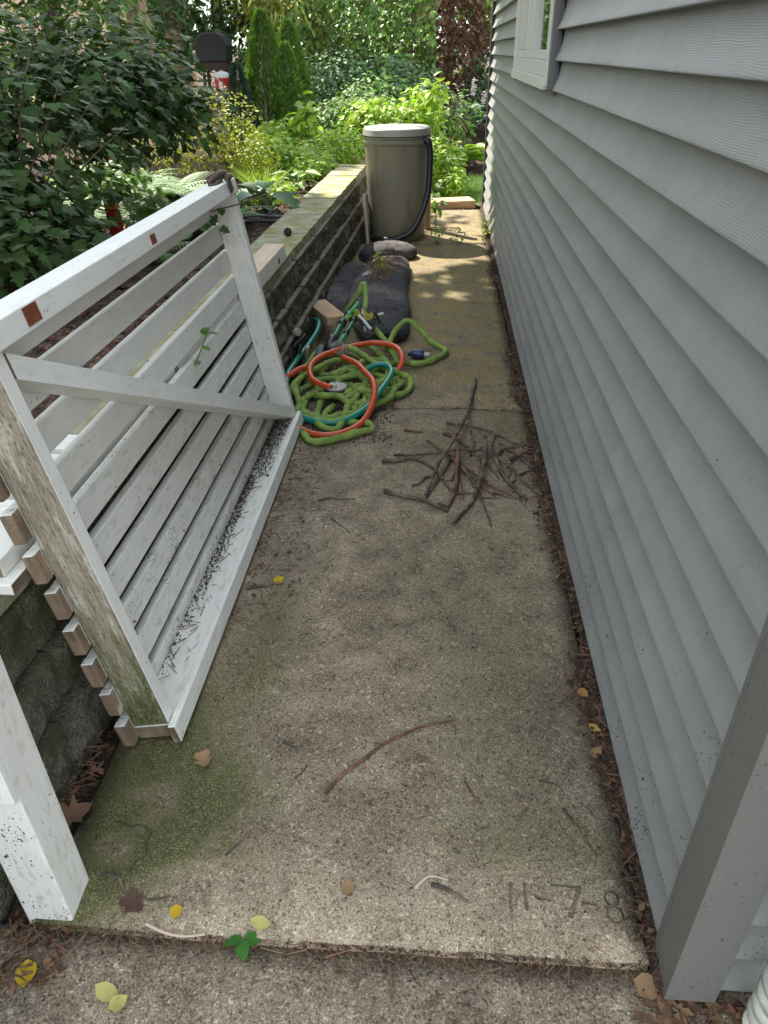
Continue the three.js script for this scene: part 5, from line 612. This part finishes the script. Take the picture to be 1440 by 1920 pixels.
twig('pale frayed twig touching the dark forked twig near the date', z3([[-0.014, -0.814], [0.008, -0.834], [0.049, -0.832]], 0), 0.0032, bleached);
twig('dark thick forked twig near the date', z3([[0.012, -0.819], [0.041, -0.817], [0.084, -0.789]], 0), 0.0045);
twig('dark stick beside the kick board of the gate', z3([[-0.55, -1.72], [-0.51, -1.735], [-0.465, -1.755]], 0), 0.006);
twig('crooked twig near the pile on the gate side', z3([[-0.42, -2.24], [-0.37, -2.26], [-0.33, -2.25], [-0.29, -2.26]], 0), 0.004);
twig('thin bent twig below the crooked one', z3([[-0.36, -2.12], [-0.32, -2.09], [-0.28, -2.04]], 0), 0.003);
twig('short reddish stick between hoses and twig pile', z3([[-0.13, -2.83], [-0.1, -2.82], [-0.055, -2.82]], 0), 0.006, twigRed);
twig('pale twig lying along the slab joint by the post', z3([[-0.52, -0.712], [-0.48, -0.70], [-0.44, -0.695], [-0.40, -0.70]], 0.0), 0.0035, bleached);
twig('bent twig reaching from the post over the mossy corner', z3([[-0.64, -0.80], [-0.61, -0.80], [-0.575, -0.765], [-0.53, -0.755], [-0.49, -0.768]], 0), 0.0032);
twig('reddish twig on the soil edge below the siding', z3([[0.29, -1.01], [0.32, -0.95], [0.345, -0.90]], 0), 0.0028, twigRed);
twig('thin twig end lying on the slab above the soil edge twig', z3([[0.25, -1.075], [0.28, -1.07], [0.30, -1.06]], 0), 0.0025, twigRed);
twig('straight twig standing off the mossy corner', z3([[-0.40, -0.86], [-0.385, -0.88], [-0.365, -0.905]], 0), 0.0022);

/* ---------- single fallen leaves ---------- */
function leafShape(geo, L, x, y, z, heading, m, label, curl = 0.2, tilt = 0.1, name = 'fallen_leaf') { const g = geo.clone(), p = g.attributes.position; g.scale(L, L, L); g.translate(0, 0, -L / 2); for (let i = 0; i < p.count; i++) { const q = p.getZ(i) / L, w = p.getX(i) / L; p.setY(i, curl * L * (q * q * 1.6 + w * w * 2.4) + (vn(q * 7 + x * 50, w * 7) - 0.5) * 0.12 * L); } g.computeBoundingBox(); g.translate(0, -g.boundingBox.min.y, 0); g.computeVertexNormals(); const o = solo(name, g, m, label, 'leaf'); o.position.set(x, y + 0.003, z); o.rotation.set(0, heading, tilt); return o; }
const yl = leafMat(0.62, 0.42, 0.015, 0.3), pale = leafMat(0.55, 0.50, 0.16, 0.3), brn = leafMat(0.16, 0.085, 0.045, 0.15), tan = leafMat(0.30, 0.18, 0.09, 0.15), drk = leafMat(0.09, 0.045, 0.03, 0.1), grn = leafMat(0.05, 0.2, 0.02, 0.4);
leafShape(G.wide, 0.05, -0.712, -0.026, -0.622, 0.3, yl, 'bright yellow leaf on the pavement left of the post foot', 0.2);
leafShape(G.oval, 0.055, -0.55, -0.026, -0.60, 1.2, pale, 'curled pale yellow leaf on the pavement', 0.5); leafShape(G.wide, 0.035, -0.525, -0.026, -0.585, 2.3, pale, 'small crumpled yellow leaf next to the curled one', 0.6);
leafShape(G.wide, 0.03, -0.466, 0.001, -0.735, 0.2, yl, 'small yellow leaf on the slab edge by the pale twig', 0.4); leafShape(G.oval, 0.045, -0.30, 0.0, -0.725, 1.4, pale, 'pale yellow leaf above the green sprig on the joint', 0.5);
leafShape(G.lobed, 0.07, -0.745, 0.004, -0.93, 2.2, brn, 'curled tan lobed leaf against the stone wall behind the post', 0.55, 0.3); leafShape(G.wide, 0.034, -0.146, 0.0, -0.802, 0.1, tan, 'flat tan leaf in the middle of the pale slab edge', 0.15);
leafShape(G.wide, 0.04, -0.467, 0.004, -1.757, 0.6, yl, 'yellow leaf at the end of the dark stick by the gate', 0.4); leafShape(G.lobed, 0.045, -0.507, 0.0, -1.078, 0.5, tan, 'small curled tan leaf on the mossy corner', 0.6);
leafShape(G.lobed, 0.05, -0.55, 0.0, -0.745, 1.0, drk, 'dark folded leaf caught under the bent twig', 0.6); leafShape(G.wide, 0.055, 0.40, -0.02, -0.668, 1.2, tan, 'tan leaf at the foot of the house corner', 0.3); leafShape(G.oval, 0.06, 0.43, -0.022, -0.628, 0.4, brn, 'brown leaf leaning under the corner post', 0.4);
leafShape(G.wide, 0.032, 0.385, 0.012, -1.33, 0.7, leafMat(0.36, 0.18, 0.05, 0.2), 'orange brown leaf in the litter at the siding', 0.5); leafShape(G.oval, 0.045, 0.385, 0.012, -1.15, 2.4, tan, 'tan curled leaf lower down the siding litter', 0.5); leafShape(G.oval, 0.034, 0.395, 0.012, -1.22, 0.9, leafMat(0.42, 0.28, 0.06, 0.2), 'ochre curled leaf in the siding litter', 0.5);
{ const t = thing('sprig', 'green three leaf sprig lying on the slab joint', 'sprig', [-0.33, -0.02, -0.695]); for (const a of [0.3, 1.8, -1.4]) { const l = part('leaf', G.wide, grn, t); l.scale.setScalar(0.036); l.rotation.set(-0.2, a, 0.2); l.position.y = 0.018; } part('stalk', tube([[0, 0.0, 0], [0.0, 0.01, 0.005], [0.01, 0.02, 0]], 0.0012, 4, 4), mid, t); }
{ const t = thing('ivy_sprig', 'dark leafy sprig draped over the far corner of the leaning gate', 'sprig', [-0.83, 0.855, -2.80]); part('stem', tube([[-0.1, 0.02, 0.06], [0, 0.04, 0.02], [0.1, 0.06, -0.02], [0.2, 0.09, -0.05]], 0.0025, 12, 5), bark, t); for (let i = 0; i < 14; i++) { const l = part('leaf', G.lobed, deep, t); l.scale.setScalar(R(0.03, 0.05)); l.position.set(R(-0.10, 0.05), R(-0.05, 0.04), R(0.02, 0.07)); l.rotation.set(R(0.6, 1.6), R(0, 6), R(-0.5, 0.5)); } }
{ const t = thing('weed_sprig', 'thin weed growing up between the slats of the leaning gate', 'weed', [-0.80, 0.48, -2.15]); part('stem', tube([[0, 0, 0], [0.04, 0.09, -0.06], [0.07, 0.16, -0.1]], 0.002, 8, 4), mid, t); for (let i = 0; i < 8; i++) { const l = part('leaf', G.oval, mid, t); l.scale.setScalar(0.04); const k = R(0.2, 1); l.position.set(0.07 * k, 0.16 * k, -0.1 * k); l.rotation.set(R(-0.6, 0.6), R(0, 6), 0); } }

/* ---------- litter ---------- */
function litter(name, label, geo, m, n, spot, tint) { const im = new THREE.InstancedMesh(geo, m, n); im.name = numbered(name); im.castShadow = im.receiveShadow = true; const col = new THREE.Color(); for (let i = 0; i < n; i++) { const s = spot(); M4.compose(V(s.x, s.y, s.z), orient(V(R(-0.25, 0.25), 1, R(-0.25, 0.25)), V(R(-1, 1), 0, R(-1, 1))), S3.set(s.s * (s.w || 1), s.s, s.s)); im.setMatrixAt(i, M4); const k = R(tint[0], tint[1]); col.setRGB(k * R(0.95, 1.25), k, k * R(0.8, 1)); im.setColorAt(i, col); } scene.add(im); return tag(im, label, 'litter', null, 'stuff'); }
const chip = ribbonLeaf(2, oval(0.6), 0.35, 0.25), needle = new THREE.CylinderGeometry(0.03, 0.022, 1, 5).rotateX(Math.PI / 2), crumb = new THREE.IcosahedronGeometry(0.5, 0); const litM = leafMat(0.13, 0.075, 0.045, 0.1), needM = mat({ color: lin(0.12, 0.075, 0.05), roughness: 0.95 }), crumbM = mat({ color: lin(0.035, 0.024, 0.018), roughness: 1 });
const strip = () => { const z = -0.70 - Math.pow(rnd(), 1.15) * 6.5; const w = (0.016 + 0.055 * sstep(0.42, 0.68, fbm(z * 3, 4.2, 4))) * (0.45 + 0.55 * sstep(-0.8, -1.15, z)); const x = 0.425 - Math.pow(rnd(), 1.5) * w * 1.2; return { x, y: 0.010 + R(0, 0.008), z }; };
litter('leaf_litter', 'brown leaf bits along the foot of the siding', chip, litM, 480, () => ({ ...strip(), s: R(0.007, 0.024) }), [0.3, 1.7]);
litter('needle_litter', 'fine twigs and needles along the foot of the siding', needle, needM, 620, () => ({ ...strip(), s: R(0.012, 0.05), w: 1 }), [0.5, 1.8]);
litter('soil_crumbs', 'dark soil crumbs along the foot of the siding', crumb, crumbM, 1500, () => ({ ...strip(), s: R(0.003, 0.011) }), [0.6, 1.8]);
const joint = () => ({ x: R(-0.75, 0.42), z: -0.708 + R(-0.008, 0.012) + (rnd() < 0.25 ? R(0, 0.05) : 0), y: -0.018 + R(0, 0.010) });
litter('joint_litter', 'needles and leaf bits lying in the joint before the path', needle, needM, 420, () => ({ ...joint(), s: R(0.01, 0.05), w: 1 }), [0.5, 1.8]); litter('joint_litter', 'dark crumbs packed into the joint before the path', crumb, crumbM, 500, () => ({ ...joint(), s: R(0.001, 0.006) }), [0.5, 1.6]);
const left = () => { const q = rnd(); if (q < 0.35) return { x: R(-0.78, -0.66), z: R(-0.6, -0.73), y: -0.02 }; if (q < 0.6) { const z = R(-0.8, -1.15); return { x: wallX(z) + R(0.0, 0.05), z, y: 0.005 }; } const z = R(-1.5, -2.9); return { x: -0.565 + Math.pow(rnd(), 2) * 0.16, z, y: 0.004 }; };
litter('gate_litter', 'brown bits drifted against the gate and wall foot', chip, litM, 260, () => ({ ...left(), s: R(0.008, 0.026) }), [0.4, 1.6]); litter('gate_litter', 'needles drifted against the gate and wall foot', needle, needM, 340, () => ({ ...left(), s: R(0.012, 0.05), w: 1 }), [0.5, 1.8]);
const open = () => ({ x: R(-0.6, 0.36), z: -0.72 - Math.pow(rnd(), 0.8) * 5, y: 0.003 });
litter('path_bits', 'tiny dark crumbs scattered over the path', crumb, crumbM, 900, () => ({ ...open(), s: R(0.0015, 0.006) }), [0.6, 2.5]); litter('path_bits', 'tiny leaf bits scattered over the path', chip, litM, 200, () => ({ ...open(), s: R(0.006, 0.016) }), [0.6, 3.2]); litter('path_bits', 'tiny needles scattered over the path', needle, needM, 220, () => ({ ...open(), s: R(0.008, 0.03), w: 0.7 }), [0.7, 2.6]);
litter('hose_litter', 'soil and leaf bits caught under the heap of hoses', crumb, crumbM, 1300, () => ({ x: R(-0.68, -0.18), z: R(-3.75, -2.7), y: 0.004, s: R(0.002, 0.009) }), [0.5, 2.2]); litter('hose_litter', 'brown leaf bits caught between the loops of hose', chip, litM, 160, () => ({ x: R(-0.68, -0.18), z: R(-3.7, -2.75), y: R(0.004, 0.02), s: R(0.01, 0.03) }), [0.5, 2]);
litter('pavement_bits', 'small bits scattered on the near pavement', needle, needM, 200, () => ({ x: R(-0.9, 0.6), z: R(-0.70, -0.45), y: -0.024, s: R(0.006, 0.03), w: 0.7 }), [0.6, 2.4]);
litter('corner_litter', 'leaf bits and twigs under the house corner', chip, litM, 160, () => ({ x: R(0.38, 0.66), z: R(-0.60, -0.66), y: -0.018 + R(0, 0.01), s: R(0.008, 0.03) }), [0.4, 1.7]);
litter('bag_soil', 'loose soil spilled on top of the sandbags', crumb, mat({ color: lin(0.14, 0.095, 0.065), roughness: 1 }), 1700, () => { const z = -5.15 + R(-0.5, 0.5) * (0.3 + 0.7 * rnd()), x = -0.39 + R(-0.13, 0.13) * (rnd() + 0.3); return { x, z, y: 0.122 - 2.2 * (x + 0.39) * (x + 0.39), s: R(0.003, 0.011) }; }, [0.5, 1.8]);
/* dirt and needles lying on the gate's bottom rail */
litter('rail_litter', 'dirt and needles lying on the bottom rail of the leaning gate', crumb, crumbM, 2200, () => { const z = -1.22 - Math.pow(rnd(), 0.5) * 1.58; const d = Math.pow(rnd(), 2.0) * (z < -2.3 ? 0.075 : 0.03); return { x: -0.682 + d, y: 0.052 + R(-0.002, 0.004) + 0.17 * d, z, s: R(0.0015, 0.006) }; }, [0.5, 2]); litter('rail_litter', 'needles lying on the bottom rail of the leaning gate', needle, needM, 90, () => { const z = R(-1.2, -2.8); return { x: -0.672 + Math.pow(rnd(), 2) * 0.05, y: 0.056, z, s: R(0.015, 0.06), w: 0.8 }; }, [0.6, 1.8]);
/* mulch on the garden bed */
litter('mulch', 'reddish brown bark mulch on the garden bed', chip, leafMat(0.06, 0.026, 0.02, 0.05), 5200, () => { const z = R(-1.0, -9), x = wallX(z) - 0.28 - Math.pow(rnd(), 1.3) * 1.6; return { x, z, y: landY(x, z) + R(0.003, 0.014), s: R(0.018, 0.06) }; }, [0.4, 2]);
litter('mulch', 'bark mulch beside the far lawn and siding', chip, leafMat(0.1, 0.06, 0.045, 0.05), 900, () => { const z = R(-7.95, -11), x = R(0.1, 0.75); return { x, z, y: landY(x, z) + (z < -8.35 ? 0.05 : 0.055) + R(0.0, 0.01), s: R(0.018, 0.05) }; }, [0.5, 2]);

renderer.render(scene, camera);
